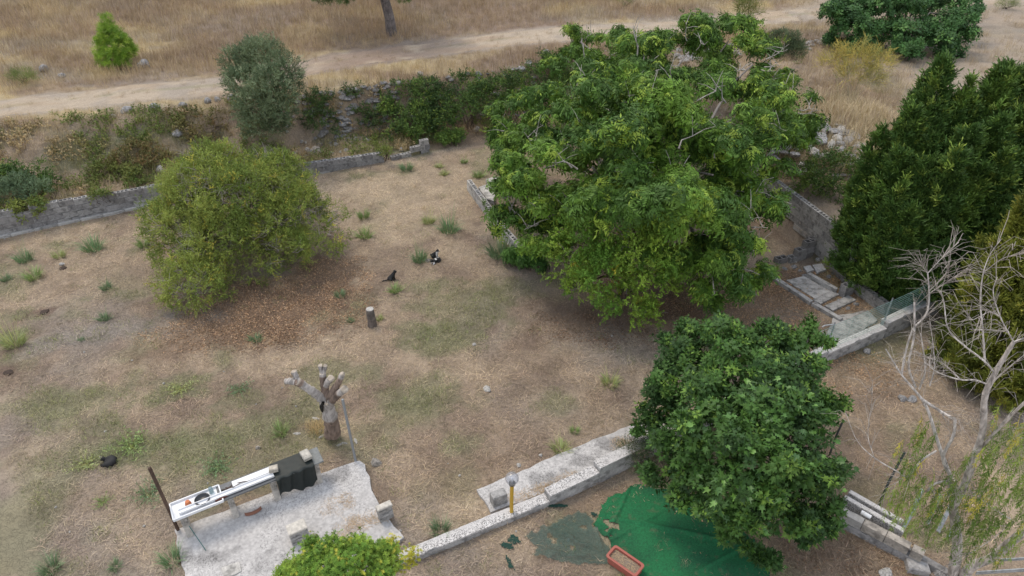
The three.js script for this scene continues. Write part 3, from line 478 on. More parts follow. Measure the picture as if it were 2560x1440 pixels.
// round bush
{
  const [bx, bz] = [[-9.82, -22.54]][0], y = gh(bx, bz), lobes = [[bx, y + 1.3, bz, 2.45, 2.05]];
  for (let k = 0; k < 26; k++) { const a = k * 2.4, e = rr(-.1, .95), R = Math.sqrt(1 - e * e); lobes.push([bx + Math.cos(a) * R * 2.3, y + 1.2 + e * 1.85, bz + Math.sin(a) * R * 2.15, rr(.6, 1.1)]); }
  for (const [px, pz, h, r] of [[...[[-10.54, -19.31]][0], .75, 1.0], [...[[-11.7, -21.31]][0], 1, .9], [...[[-6.84, -21.8]][0], 1.2, 1], [...[[-7.7, -20.63]][0], .9, .8], [...[[-10.6, -18.85]][0], .45, .6]]) lobes.push([px, h, pz, r]);
  const o = treeAt('round_bush', 'big dome shaped bush with tiny yellow green leaves and grey twigs', 'bush', bx, bz);
  skeleton(o, lobes.slice(1), [bx, y, bz], .8, .16, GREYBARK, { limbs: 20, twigs: 480, twigR: .009, twigC: [.42, .4, .38], poke: 1.12, twigL: .8 });
  foliage(o, 'foliage', pads(lobes.slice(1), 4, 1.15, .3, 1), [G_small[0], G_lace[0]], leafM, 330, [C(116, 140, 58), C(160, 174, 84)], { up: .5, low: -.5, s: [.5, .9], r0: .05, jit: 1, ragged: 1.5 });
  foliage(o, 'foliage', [[bx, y + 1.15, bz, 2.1, 1.75]], G_small, leafM, 300, [C(104, 122, 50), C(140, 152, 74)], { up: .2, low: -.4, s: [.6, .9], r0: .7, jit: 1.3, gap: .3, ragged: .6 });
  foliage(o, 'foliage', lobes, G_small, leafM, 520, [C(110, 134, 54), C(152, 168, 78), C(196, 190, 84), .04], { up: .2, low: -.7, s: [.55, .85], deep: .8, r0: .7, ragged: 1.1, gap: .37, jit: 1.1 });
}
// fig in front
function fig(name, label, lobes, bx, bz, per, cols, single, opt) {
  const o = treeAt(name, label, 'tree', bx, bz);
  skeleton(o, lobes, [bx, gh(bx, bz), bz], .7, .14, GREYBARK, { limbs: 14 });
  const L = foliage(o, 'foliage', [...lobes.map(q => [q[0], q[1], q[2], q[3] * .8]), ...pads(lobes, 5, .95, .42, .8)], G_fig, leafM, per, cols, { up: .45, low: -.5, s: [.75, 1.15], deep: .7, r0: .4, ragged: 1.1, gap: .32, jit: .6, ...opt });
  if (single) { // the largest showing leaves one by one
    const g = [0, 1, 2].map(() => { const b = new B(); figLeaf(b, V3(0, 0, 0), V3(0, .15, 1).normalize(), V3(1, 0, 0), .2, [1, 1, 1]); return b.geo(); }), ms = [C(56, 92, 32), C(68, 106, 38), C(88, 126, 50), C(48, 82, 30)].map(c => mat({ color: col(c), roughness: .5 }));
    const all = L.flat().sort((a, b) => (b[1] * 1.2 + b[2]) - (a[1] * 1.2 + a[2])).slice(0, 900);
    for (let k = 0; k < 300; k++) { const q = all[Math.floor(rnd() * all.length)], m = part(o, 'leaf', pick(g), pick(ms), [q[0] + q[3].x * .1, q[1] + q[3].y * .1, q[2] + q[3].z * .1]); m.rotation.set(rr(-.1, .7), rnd() * 6.283, rr(-.4, .4), 'YXZ'); m.scale.setScalar(rr(.75, 1.15)); }
  }
  return o;
}
fig('fig_tree', 'dense dark green fig tree overhanging the garden wall and the green carpet', [[4.46, 2.5, -13.95, 0.65], [5.08, 2.8, -13.74, 0.65], [5.93, 2.8, -13.58, 0.7], [6.78, 2.7, -13.7, 0.65], [7.63, 2.4, -14.23, 0.5], [5.25, 3.1, -12.35, 0.95], [4.13, 2.3, -13.11, 0.75], [3.65, 1.7, -12.76, 0.6], [4.37, 2.7, -11.85, 0.9], [6.57, 2.6, -12.36, 0.85], [5.36, 3, -11.04, 0.95], [4.39, 2.9, -10.55, 0.85], [3.95, 2.1, -10.72, 0.8], [3.66, 1.4, -10.53, 0.6], [5.01, 2.7, -10.17, 0.85], [6.6, 2.2, -11.34, 0.75], [6.18, 2, -10.46, 0.8], [4.58, 2.1, -9.73, 0.8], [6.83, 1.4, -10.41, 0.6], [4.23, 1.4, -9.88, 0.6], [5.52, 1.6, -9.72, 0.7], [5.17, 1, -9.56, 0.5], [5.34, 0.5, -9.22, 0.35], [7.62, 1.8, -12.65, 0.5], [6.3, 1, -9.87, 0.5], [3.55, 1.2, -12.43, 0.45], [6.8, 0.7, -10.1, 0.45]],
  6.1, -13.1, 260, [C(40, 74, 22), C(66, 104, 34), C(106, 140, 54), .09], true);
fig('fig_tree', 'large rounded dark fig bush at the top right beside the track', [[18.63, 3.4, -40.65, 1.4], [20.66, 4, -41.69, 1.6], [23.34, 4, -42.6, 1.6], [23.93, 3.6, -39.89, 1.3], [19.3, 2.8, -39.7, 1.1], [21.23, 3, -39.75, 1.3], [23.24, 2.8, -39.7, 1.2], [24.38, 2.6, -39.64, 0.9], [19.01, 3.8, -42.52, 1.2], [22.78, 4.6, -44.87, 1.6], [25.98, 4.4, -46.93, 1.5], [25.62, 4, -42.6, 1.1], [21.48, 2.5, -38.52, 0.8], [23.41, 2.5, -38.52, 0.6]],
  21.6, -40.2, 150, [C(44, 82, 34), C(64, 106, 48), C(92, 132, 66), .1], false, { s: [1, 1.4], gap: .18 });
// olive
{ const lobes = [[-11.97, 4, -31.16, 0.75], [-10.79, 4.4, -31, 0.85], [-9.79, 4.1, -30.31, 0.7], [-11.38, 3.5, -30.02, 0.8], [-10.11, 3.6, -29.25, 0.9], [-10.93, 2.9, -29.25, 0.8], [-9.9, 2.9, -29.25, 0.6], [-9.65, 3.5, -30.02, 0.5], [-11.85, 3.6, -30.5, 0.5], [-10.89, 2.2, -29.21, 0.7], [-10.28, 2.1, -29.45, 0.5], [-11.39, 4.4, -31.86, 0.55]], [bx, bz] = [-11.2, -31.2], o = treeAt('olive_tree', 'grey green olive tree rising from the bank below the track', 'tree', bx, bz);
  skeleton(o, lobes, [bx, gh(bx, bz), bz], 1, .13, BROWNBARK, { limbs: 8 }); foliage(o, 'foliage', lobes, G_olive, leafM, 300, [C(88, 110, 78), C(126, 144, 108), C(154, 168, 136), .12], { up: .7, low: -.7, r0: .45, s: [.8, 1.15] }); }
// young pine in the field
{ const lobes = [[-20.75, 4.2, -37.59, 0.35, 0.5], [-20.56, 3.8, -37.22, 0.55], [-20.38, 3.4, -37.21, 0.65], [-20.88, 3.1, -37.2, 0.7], [-20.03, 3, -36.84, 0.65], [-20.45, 2.8, -36.5, 0.6], [-21.07, 3.5, -37.22, 0.4], [-19.88, 3, -37.19, 0.45], [-20.94, 2.7, -36.82, 0.5], [-20.07, 2.7, -36.49, 0.5], [-20.97, 3.9, -37.59, 0.3]], [bx, bz] = [[-20.61, -36.79]][0], o = treeAt('young_pine', 'small bright green young pine standing alone in the dry field', 'tree', bx, bz);
  skeleton(o, lobes, [bx, gh(bx, bz), bz], .8, .06, BROWNBARK, { limbs: 6 }); foliage(o, 'foliage', lobes, G_needle, leafM, 380, [C(104, 142, 34), C(144, 176, 52), C(172, 196, 78), .12], { up: 1.1, low: -.8, r0: .3, s: [.9, 1.5], ragged: 1.1, gap: .3 }); }
// big pine, only trunk and hanging boughs in view
{ const [bx, bz] = [[-7.01, -42.44]][0], y = gh(bx, bz), o = treeAt('pine_tree', 'tall pine by the track with only its grey trunk and low boughs in view', 'tree', bx, bz);
  const t = new B(); t.tube([[0, -.2, 0], [-.05, 1, 0], [-.2, 1.9, 0], [-.32, 2.5, .1]], [.34, .28, .25, .24], 10, [.2, .185, .19], .15); t.tube([[-.2, 1.9, 0], [-.6, 2.6, .1], [-1.1, 3.6, .2]], [.15, .12, .08], 8, [.2, .185, .19], .1); t.tube([[-.32, 2.5, .1], [-.1, 3.4, 0], [0, 5, 0]], [.19, .15, .1], 8, [.2, .185, .19], .1); t.tube([[-.25, 2.4, .1], [.5, 3.1, .2], [1.6, 3.5, .3]], [.11, .09, .05], 7, [.2, .185, .19], .1); part(o, 'trunk', t.geo(), woodM);
  const lobes = [...[[-10.46, 4.9, -40.89, 0.7, 0.4], [-9.4, 4.8, -40.97, 0.8, 0.45], [-8.37, 5, -41.48, 0.8, 0.5], [-5.84, 4.9, -40.89, 0.6, 0.4], [-5.28, 5, -41.38, 0.5, 0.4]], [bx - 3.4, y + 3.3, bz + .4, .9, .55], [bx - 4.4, y + 3.3, bz + .2, .8, .5], [bx - 2.4, y + 3.2, bz + .2, .8, .5], [bx + 1.3, y + 3.0, bz + .3, .8, .5], [bx + .6, y + 3.6, bz, 1.2, .8], [bx - 1.2, y + 4.3, bz, 1.9, 1.2], [bx - 3.6, y + 3.8, bz, 1.6, 1], [bx + 1.9, y + 4, bz, 1.3, .9], [bx, y + 5.4, bz, 2, 1.4]];
  foliage(o, 'foliage', lobes, G_needle, leafM, 240, [C(62, 92, 34), C(88, 118, 44)], { up: .8, low: -.9, r0: .4, s: [1.1, 1.6] }); }
// dark conifer thicket on the right
function spires(o, list, geos, per, cols, opt = {}) { // [x, z, base y, height, radius]
  const lists = geos.map(() => []), P = o.position; list.forEach(([x, z, y, h, r], si) => { const n = Math.round(per * r * h); for (let k = 0; k < n; k++) { const t = rnd() ** 1.25, a = rnd() * 6.283, R = r * (Math.pow(1 - t, .6) * .97 + .03) * (t < .15 ? .7 + t * 2 : 1) * Math.sqrt(rr(.3, 1)) * (rnd() < .14 ? rr(1.1, 1.4) : 1) * (1 + 1.6 * (fbm(a * 1.5 + si * 7, t * 11, 2) - .45)), px = x + Math.cos(a) * R + Math.sin(t * 5 + si) * .12 * t, pz = z + Math.sin(a) * R, py = y + t * h + (fbm(px * 2, pz * 2 + si, 2) - .5) * .9; if (py < gh(px, pz) + .05) continue;
    const dir = V3(Math.cos(a) * (opt.out ?? .55), 1, Math.sin(a) * (opt.out ?? .55)).addScaledVector(ball(), .3).normalize(), c = mix(cols[0], cols[1], sm(.3, .7, fbm(px * 1.6, pz * 1.6 + py, 3) + (rnd() - .5) * .5)), v = rr(.8, 1.2), q = cols[2] && rnd() < .08 ? cols[2] : c; lists[k % geos.length].push([px - P.x, py - P.y, pz - P.z, dir, rnd() * 6.283, rr(.7, 1.25), [q[0] * v, q[1] * v, q[2] * v]]); } });
  geos.forEach((g, i) => copies(o, 'foliage', g, leafM, lists[i])); }
{ const [bx, bz] = [13.2, -20.3], o = treeAt('conifer', 'tall dark green conifer with several upright spires at the right edge', 'tree', bx, bz), y = gh(bx, bz);
  const S = [[12.9, -21, 7.3, .95], [12.3, -20.7, 6.1, 1], [13.9, -21.2, 6.4, 1.05], [14.9, -21.4, 7.2, 1.05], [15.9, -21.6, 6.9, 1.15], [12.1, -20.2, 4.7, 1], [12.6, -19.8, 4.9, 1.15], [13.5, -19.9, 5.5, 1.15], [14.5, -20.2, 5.9, 1.15], [12.9, -19.3, 3.5, 1.15], [13.8, -19.3, 4.1, 1.15], [15.4, -20.4, 5.9, 1.2], [12, -20.9, 3.6, .8], [14.8, -19.5, 4.4, 1.1]].map(([x, z, t, r]) => [x + .02, z - .1, y - .25, t - y + .25, r * .97]);
  const tips = S.flatMap(([x, z, yy, h, r]) => [[x, z, yy, h, r], ...Array.from({ length: 4 }, () => { const a = rnd() * 6.283, q = rr(.5, .95); return [x + Math.cos(a) * r * .75, z + Math.sin(a) * r * .75, yy + h * rr(.15, .4), h * q * .75, r * rr(.3, .45)]; })]);
  S.forEach(([x, z, yy, h]) => { const b = new B(); limb(b, [x - bx, gh(x, z) - y - .1, z - bz], [x - bx, yy - y + h * .8, z - bz], .09, .02, 6, GREYBARK, .05); part(o, 'trunk', b.geo(), woodM); });
  spires(o, tips, G_feather, 150, [C(64, 96, 34), C(98, 128, 48), C(136, 158, 68)]); }
{ const [bx, bz] = [13.9, -15.7], o = treeAt('golden_conifer', 'yellowish green conifer hedge plant behind the white branches at the right edge', 'tree', bx, bz), y = gh(bx, bz);
  const S = [[13.9, -16.5, y, 5.7, 1], [13.4, -15.9, y, 4, .9], [14.7, -16.6, y, 6.8, 1.2], [13.3, -15.1, y, 2.8, .8], [14.2, -15.4, y, 4.7, 1], [15, -15.8, y, 5.8, 1.2], [13.9, -14.8, y, 3.2, .9]];
  S.forEach(([x, z, yy, h]) => { const b = new B(); limb(b, [x - bx, -.1, z - bz], [x - bx, h * .8, z - bz], .08, .02, 6, GREYBARK, .05); part(o, 'trunk', b.geo(), woodM); });
  spires(o, S, G_feather, 190, [C(86, 100, 32), C(130, 136, 48), C(166, 164, 68)]); }
// bright shrub at the bottom edge
{ const lobes = [[-4.05, 1.6, -8.2, 0.4], [-3.56, 1.8, -8.24, 0.42], [-3.09, 1.9, -8.26, 0.42], [-3.65, 1.7, -7.88, 0.5], [-3.08, 1.9, -7.84, 0.55], [-2.68, 1.6, -8.38, 0.38], [-4.46, 1.2, -8.29, 0.3], [-2.67, 1.6, -7.86, 0.5], [-4.05, 1.5, -8.81, 0.2], [-3.24, 1.5, -7.6, 0.6], [-2.52, 1.4, -8.79, 0.16]], [bx, bz] = [[-3.56, -8.15]][0], o = treeAt('evergreen_shrub', 'bright yellow green glossy shrub at the bottom edge in front of the platform', 'bush', bx, bz);
  skeleton(o, lobes, [bx, gh(bx, bz), bz], .7, .05, GREYBARK, { limbs: 8 }); foliage(o, 'foliage', lobes, G_ros, leafM, 1500, [C(92, 130, 36), C(136, 164, 54), C(184, 184, 66), .06], { up: .6, low: -.6, r0: .4, s: [.5, .85], deep: .8, ragged: 1.0, gap: .3, jit: .6 });
  foliage(o, 'yellow_foliage', [[-2.48, 1.4, -8.84, 0.2], [-2.26, 1.3, -8.58, 0.22], [-2.06, 1.1, -8.86, 0.18], [-2.57, 1.2, -8.42, 0.25]], G_ros, leafM, 500, [C(176, 176, 52), C(206, 196, 70)], { up: .6, low: -.8, r0: .2, s: [.5, .75] }); }

// brambles, ivy and wild shrubs on the bank
const shrub = (name, label, px, pz, lobes, geos, per, cols, opt, group) => { const o = treeAt(name, label, 'bush', px, pz, 0, group); const b = new B(), y = o.position.y; for (let k = 0; k < 9; k++) { const q = pick(lobes); limb(b, [rr(-.2, .2), -.1, rr(-.2, .2)], [q[0] - px + rr(-.3, .3), q[1] - y + q[3] * .3, q[2] - pz + rr(-.3, .3)], .018, .006, 4, BROWNBARK, .2, 4); } part(o, 'stems', b.geo(), woodM).userData.kind = 'stuff'; foliage(o, 'foliage', lobes, geos, leafM, per * 2.5, cols, { up: .5, low: -.3, r0: .4, s: [.5, .85], ragged: .9, gap: .38, ...opt }); return o; };
const ctr = L => L.reduce((a, q) => [a[0] + q[0] / L.length, a[1] + q[2] / L.length], [0, 0]);
const IVY = [C(56, 86, 34), C(90, 120, 48), C(122, 146, 58), .12], DRYGREEN = [C(94, 100, 58), C(126, 120, 70), C(140, 116, 76), .2];
for (const [label, L, per, cols] of [
  ['ivy and bramble mass on the bank, leftmost of the green row', [[-5.85, 1.6, -34.3, 0.8], [-6.09, 0.9, -33.45, 0.8], [-5.34, 0.5, -31.92, 0.7], [-4.45, 1.1, -32.93, 0.8]], 95, IVY],
  ['bramble mass hanging over the bank beside the leftmost ivy', [[-4.28, 1.9, -33.75, 0.8], [-3.51, 1.5, -33.47, 0.8], [-3.29, 0.8, -32.67, 0.8], [-4.25, 0.5, -32.41, 0.7]], 95, IVY],
  ['bramble mass on the bank in the middle of the green row', [[-2.56, 2, -34.31, 0.8], [-2.13, 1.4, -33.2, 0.8], [-1.57, 1.7, -34.02, 0.7]], 95, IVY],
  ['ivy covered stretch of bank just left of the walnut crown', [[-0.59, 1.9, -34.31, 0.8], [-0.2, 1.3, -34.01, 0.8], [0.8, 2, -34.89, 0.8]], 95, IVY],
  ['dark ivy on the bank at the walnut crown, topmost of the green row', [[1.85, 2.3, -36.46, 0.8], [2.46, 1.7, -35.77, 0.9], [3.15, 2.4, -37.46, 0.7]], 95, IVY],
  ['dark bramble bush right of the olive tree', [[-9.39, 1.7, -32.93, 0.7], [-8.73, 1.7, -33.47, 0.5], [-9.14, 1, -32.18, 0.7], [-9.94, 1.1, -32.42, 0.6]], 80, [C(46, 72, 34), C(76, 104, 46)]],
  ['dark bramble trailing over the old stones below the track', [[-7.79, 1.9, -33.75, 0.55], [-7.1, 1.9, -34.31, 0.5], [-7.4, 1.1, -33.19, 0.5], [-8.12, 0.8, -32.67, 0.5], [-6.82, 0.7, -32.92, 0.5]], 60, [C(52, 78, 36), C(84, 108, 50)]],
  ['dark green bush at the left edge above the pale ledge', [[-22.61, 1.6, -30.22, 0.6], [-21.68, 1.5, -29.78, 0.6], [-22.18, 1.3, -29.59, 0.6], [-23.06, 1.5, -30.01, 0.6]], 130, IVY],
  ['green bramble bush behind the block wall at the left edge', [[-19.85, 1.3, -25.81, 0.6], [-19.15, 1.3, -25.99, 0.5], [-20.38, 1.2, -25.84, 0.5], [-18.57, 1.1, -25.68, 0.4]], 130, IVY],
  ['bright weedy bush beside the bramble row behind the broken wall end', [[-2.98, 0.3, -32.15, 0.4], [-3.35, 0.3, -31.92, 0.3], [-2.6, 0.3, -32.15, 0.3]], 220, [C(94, 126, 54), C(124, 152, 66)]],
  ['rough olive green bush on the slope above the block wall', [[-16.34, 1.2, -28.33, 0.6], [-15.51, 1.1, -28.34, 0.5], [-16.66, 1, -27.75, 0.5], [-15.59, 0.9, -27.57, 0.4]], 75, DRYGREEN],
  ['straggly green bush behind the wall near the round bush', [[-16.39, 0.8, -27.02, 0.5], [-15.64, 0.8, -26.83, 0.45], [-17.13, 0.95, -27.28, 0.5]], 80, [C(86, 104, 46), C(120, 128, 60)]],
  ['low olive green scrub along the upper edge left of the olive tree', [[-15.42, 1.9, -30.41, 0.5], [-14.44, 1.9, -30.65, 0.5], [-13.62, 1.6, -30.69, 0.6], [-14.84, 1.5, -30.01, 0.6]], 62, DRYGREEN],
  ['brownish scrub under the olive tree', [[-13.18, 1.5, -30.94, 0.6], [-12.31, 1.3, -30.95, 0.6], [-12.9, 1, -30.28, 0.6], [-13.95, 1.2, -29.82, 0.6]], 55, [C(112, 98, 66), C(126, 116, 70)]],
  ['green scrub on the slope left of the olive near the rocks', [[-20.37, 1.8, -30.2, 0.5], [-19.3, 1.8, -30.2, 0.5], [-20.98, 1.9, -30.41, 0.45]], 70, [C(98, 112, 60), C(132, 138, 76)]],
]) { const c = ctr(L); shrub('bramble_bush', label, c[0], c[1], L, G_bramble, per, cols, {}, 'wild bushes along the bank'); }
for (const [label, L, cols] of [
  ['blue green mastic bush behind the left end of the block wall', [[-19.25, 1.2, -24.96, 0.55], [-18.52, 1.15, -24.89, 0.5], [-19.58, 1.1, -24.65, 0.45]], [C(84, 110, 80), C(118, 142, 108)]],
  ['grey green bush growing on the stone wall below the track at upper right', [[14.6, 2.6, -39.27, 0.8], [15.3, 2.3, -39.19, 0.7], [14.11, 2.2, -39.52, 0.7], [14.94, 1.7, -39.01, 0.8]], [C(78, 98, 68), C(106, 124, 88)]],
]) { const c = ctr(L); shrub('mastic_bush', label, c[0], c[1], L, G_olive, 220, cols, { up: .4 }); }
{ const L = [[12.61, 1.5, -26.31, 0.7], [13.42, 1.5, -26.31, 0.6], [11.43, 1.6, -24.35, 0.6], [12.32, 1.5, -24.21, 0.6], [11.22, 1.7, -25.17, 0.5], [13.78, 1.5, -25.58, 0.6]], c = ctr(L); shrub('bramble_bush', 'leafy bush among the rubble behind the tall block wall', c[0], c[1], L, G_bramble, 95, [C(74, 106, 44), C(116, 140, 56)], {}); }
{ const L = [[13.89, 1.5, -37.94, 0.7], [15.17, 1.6, -37.64, 0.6], [14.27, 1.2, -37.22, 0.6]], c = ctr(L); shrub('bramble_bush', 'dull green scrub below the grey green bush at upper right', c[0], c[1], L, G_bramble, 75, [C(92, 104, 60), C(114, 118, 68)], {}); }
{ const L = [[0, 0.35, -21.49, 0.35], [0.43, 0.3, -21.3, 0.35], [0.92, 0.25, -21.12, 0.3], [0.71, 0.5, -21.39, 0.3]], c = ctr(L); shrub('bramble_bush', 'dark leafy weed at the corner of the low wall under the walnut', c[0], c[1], L, G_walnut, 150, [C(52, 92, 30), C(76, 118, 40)], {}); }
for (const [label, L] of [['ivy tuft hanging over the block wall nearest the left edge', [[-18.9, 0.95, -23.96, 0.26], [-18.83, 0.6, -23.81, 0.2]]], ['ivy tuft hanging over the block wall, right of the first one', [[-18.16, 1, -24.12, 0.3], [-18.18, 0.7, -24.1, 0.2]]], ['small green bush peeping over the block wall beside the round bush', [[-16.35, 0.95, -24.94, 0.22], [-16.06, 0.95, -25.08, 0.2]]], ['leafy tuft on the broken end of the block wall', [[-5.77, 0.55, -29.89, 0.24]]]]) { const c = ctr(L); shrub('ivy_tuft', label, c[0] - .15, c[1] - .5, L, G_bramble, 150, [C(92, 116, 46), C(132, 144, 66)], { s: [.4, .7], r0: .1, gap: 0 }); }
{ const L = [[3.19, 0.5, -12.18, 0.28], [2.93, 0.35, -12.32, 0.22], [3.47, 0.5, -12.03, 0.3], [3.19, 0.25, -11.99, 0.22]], c = ctr(L); shrub('creeper', 'dark creeper spilling over the garden wall at the left foot of the fig', c[0], c[1], L, G_lace, 420, [C(52, 72, 40), C(84, 100, 58), C(150, 120, 120), .1], { r0: .1, gap: 0 }); }
// wild fennel with yellow heads
{ const [bx, bz] = [[15.4, -31.49]][0], o = treeAt('wild_fennel', 'tall wild fennel with yellow flower heads above the dry mound', 'plant', bx, bz), y = o.position.y, L = [[15.46, 3.6, -33.58, 0.6], [16.24, 3.7, -33.26, 0.75], [16.94, 3.5, -33.01, 0.6], [15.66, 3.1, -32.8, 0.6], [16.82, 3, -32.81, 0.55], [15.04, 3.2, -34.26, 0.35], [17.83, 3.3, -33.64, 0.35]];
  const b = new B(); for (let k = 0; k < 30; k++) { const q = pick(L); limb(b, [rr(-.25, .25), -.1, rr(-.25, .25)], [q[0] - bx + rr(-.5, .5), q[1] - y + rr(-.1, .4), q[2] - bz + rr(-.5, .5)], .014, .005, 4, [.42, .38, .24], .08, 4); } part(o, 'stems', b.geo(), woodM).userData.kind = 'stuff';
  foliage(o, 'flower_heads', L, G_wisp, leafM, 190, [C(190, 192, 112), C(218, 212, 128), C(156, 166, 108), .35], { up: .8, low: -.4, r0: .3, ragged: .7 }); }
// sapling at the track
{ const L = [[13.07, 4, -41.69, 0.5], [12.87, 3.8, -41.8, 0.4], [13.66, 3.8, -41.8, 0.4], [13.14, 4.2, -41.75, 0.4]], [bx, bz] = [[14.29, -44.69]][0], o = treeAt('sapling', 'thin pale green sapling standing beside the track above the walnut', 'tree', bx, bz), b = new B(); limb(b, [0, -.1, 0], [0, 1.6, 0], .03, .012, 5, BROWNBARK, .05); for (const q of L) limb(b, [0, .9, 0], [q[0] - bx, q[1] - o.position.y, q[2] - bz], .015, .006, 4, BROWNBARK, .1, 4); part(o, 'trunk', b.geo(), woodM); foliage(o, 'foliage', L, G_wisp, leafM, 200, [C(120, 140, 70), C(146, 160, 88)], { up: .6, r0: .2, ragged: .6 }); }
// faint bushes at the top edge
for (const [label, px, py, r] of [['low green bush at the top edge right of the pine', 1560, -6, .5], ['small green thistle bush in the field at the left edge', 60, 195, .45], ['green weed bush in the bare field at the top right corner', 2515, 12, .4]]) { const [x, z] = [[...[[7.41, -49.43]][0]], [...[[-23.92, -34.31]][0]], [...[[32.45, -48.78]][0]]][[1560, 60, 2515].indexOf(px)], y = gh(x, z); shrub('field_bush', label, x, z, [[x, y + r * .7, z, r], [x + r, y + r * .5, z + .1, r * .8], [x - r, y + r * .5, z - .1, r * .7]], G_lace, 260, [C(104, 122, 60), C(132, 146, 76)], { r0: .2 }); }

// ---------- half-dead willow at the right ----------
{
  const o = thing('willow_tree', 'half dead willow with bare white branches at the right edge', 'tree', [9.42, gh(9.42, -8.8), -8.8]), P = o.position, W = [.74, .73, .73], T = [.62, .6, .59];
  const limbs = [ // [points, radius start, radius end, colour]
    [[[9.64, -0.48, -8.8], [9.33, 0.41, -8.8], [9.15, 1.05, -8.8], [8.99, 1.57, -8.8], [8.77, 2.07, -8.8], [8.52, 2.73, -8.85], [8.31, 3.35, -8.9]], .15, .095, T],
    [[[9.57, -0.16, -8.7], [9.39, 0.67, -8.65], [9.38, 1.08, -8.6], [9.5, 1.56, -8.45], [9.46, 2.2, -8.3], [9.54, 2.91, -8.2]], .14, .09, T],
    [[[8.33, 3.29, -8.9], [8.23, 3.45, -8.9], [7.8, 4.25, -9.1], [7.54, 4.77, -9.2], [7.35, 5.06, -9.25], [7, 5.43, -9.3], [6.88, 5.55, -9.4], [6.56, 5.97, -9.6]], .075, .02, W],
    [[[6.88, 5.55, -9.4], [6.86, 5.98, -9.5], [6.83, 6.51, -9.5], [6.94, 6.8, -9.5], [6.86, 7.2, -9.5], [6.76, 7.57, -9.6]], .035, .02, W], [[[6.76, 7.57, -9.6], [6.96, 7.8, -9.7], [7.2, 8.04, -9.8]], .016, .006, W], [[[6.76, 7.57, -9.6], [6.61, 7.72, -9.6]], .012, .005, W], [[[6.83, 7.28, -9.5], [6.82, 7.72, -9.3], [6.78, 7.98, -9.2]], .013, .005, W], [[[6.84, 7.23, -9.5], [7.01, 7.72, -9.3], [7.07, 8.11, -9.1]], .012, .004, W],
    [[[7.11, 5.39, -9.25], [6.76, 5.96, -9.15], [6.56, 6.72, -9.05], [6.35, 7.38, -9.05]], .04, .026, W], [[[7.19, 5.35, -9.25], [6.99, 5.97, -9.05], [6.58, 6.84, -8.95]], .034, .018, W],
    [[[7.3, 5.13, -9.2], [7.6, 5.01, -9], [7.7, 5.05, -8.8]], .05, .045, W], [[[8.19, 3.51, -8.85], [7.87, 4.02, -8.85], [7.81, 4.66, -8.8], [7.7, 5.05, -8.8]], .06, .045, W], [[[7.23, 5.56, -9.1], [7.17, 5.97, -9.1], [7.08, 6.33, -9.2], [6.82, 6.92, -9.2]], .022, .008, W],
    [[[8.41, 2.92, -8.7], [8.28, 3.71, -8.6], [8.16, 4.36, -8.55], [8, 5.1, -8.5], [7.73, 5.9, -8.5], [7.7, 6.39, -8.5], [7.72, 6.75, -8.5], [7.74, 7.03, -8.5]], .095, .035, T],
    [[[7.7, 6.39, -8.5], [7.44, 6.64, -8.5], [7.08, 6.88, -8.6], [6.81, 7.11, -8.7], [6.63, 7.56, -8.8], [6.5, 7.79, -8.8]], .035, .012, W], [[[7.5, 6.57, -8.55], [7.2, 7.26, -8.55], [7.05, 7.71, -8.65], [6.9, 8.24, -8.65], [6.96, 8.47, -8.75], [7.02, 8.73, -8.75]], .03, .006, W], [[[6.91, 8.23, -8.65], [6.94, 8.6, -8.45], [7.04, 8.82, -8.25]], .012, .005, W],
    [[[7.74, 7.03, -8.5], [7.25, 7.6, -8.4], [6.96, 8.08, -8.4], [6.93, 8.31, -8.4]], .024, .008, W], [[[7.58, 7.24, -8.5], [7.17, 7.35, -8.4], [6.8, 7.44, -8.3]], .012, .006, W], [[[7.25, 7.6, -8.4], [7.08, 7.69, -8.4], [6.88, 7.69, -8.3], [6.68, 7.69, -8.2], [6.6, 7.74, -8.2]], .012, .004, W],
    [[[7.65, 6.16, -8.5], [7.45, 6.24, -8.5], [7.12, 6.34, -8.4], [6.6, 6.6, -8.3], [6.3, 6.87, -8.2]], .03, .01, W], [[[7.12, 6.34, -8.4], [6.51, 6.89, -8.2], [6.09, 7.09, -8.1]], .014, .004, W],
    [[[7.76, 5.8, -8.5], [7.65, 6.25, -8.4], [7.59, 6.76, -8.2], [7.57, 7.25, -8]], .03, .016, W], [[[8.2, 4.5, -8.6], [8.11, 5.05, -8.4], [8, 5.61, -8.2], [7.93, 6.19, -8], [7.94, 6.51, -7.9]], .055, .04, T], [[[7.56, 7.2, -8.3], [7.68, 7.27, -8.3], [7.74, 7.41, -8.2]], .022, .015, W],
    [[[8.31, 3.35, -8.9], [8, 3.41, -8.8], [7.78, 3.4, -8.7], [7.78, 3.23, -8.7]], .042, .03, W], [[[7.78, 3.4, -8.7], [7.97, 3.09, -8.7], [8.1, 2.73, -8.7]], .028, .018, W],
    [[[7.86, 3.98, -9.05], [7.55, 3.9, -8.9], [7.34, 3.57, -8.8], [7.02, 3.83, -8.7], [6.43, 4.3, -8.6], [5.93, 4.85, -8.5], [5.54, 5.55, -8.5]], .04, .006, W], [[[6.43, 4.3, -8.6], [6.23, 4.75, -8.7], [6.05, 5.61, -8.7], [5.93, 6.06, -8.7]], .012, .004, W], [[[7.42, 3.45, -8.9], [7.22, 3.17, -8.9], [7.15, 2.64, -8.9]], .01, .003, W],
    [[[8.91, 3.35, -8], [8.74, 3.3, -8.3], [8.43, 3.51, -8.4], [8.28, 3.55, -8.5]], .022, .008, W], [[[9.07, 3.19, -8.1], [8.84, 2.57, -8.1], [8.41, 2.16, -8], [7.96, 1.8, -7.9]], .012, .004, W],
  ];
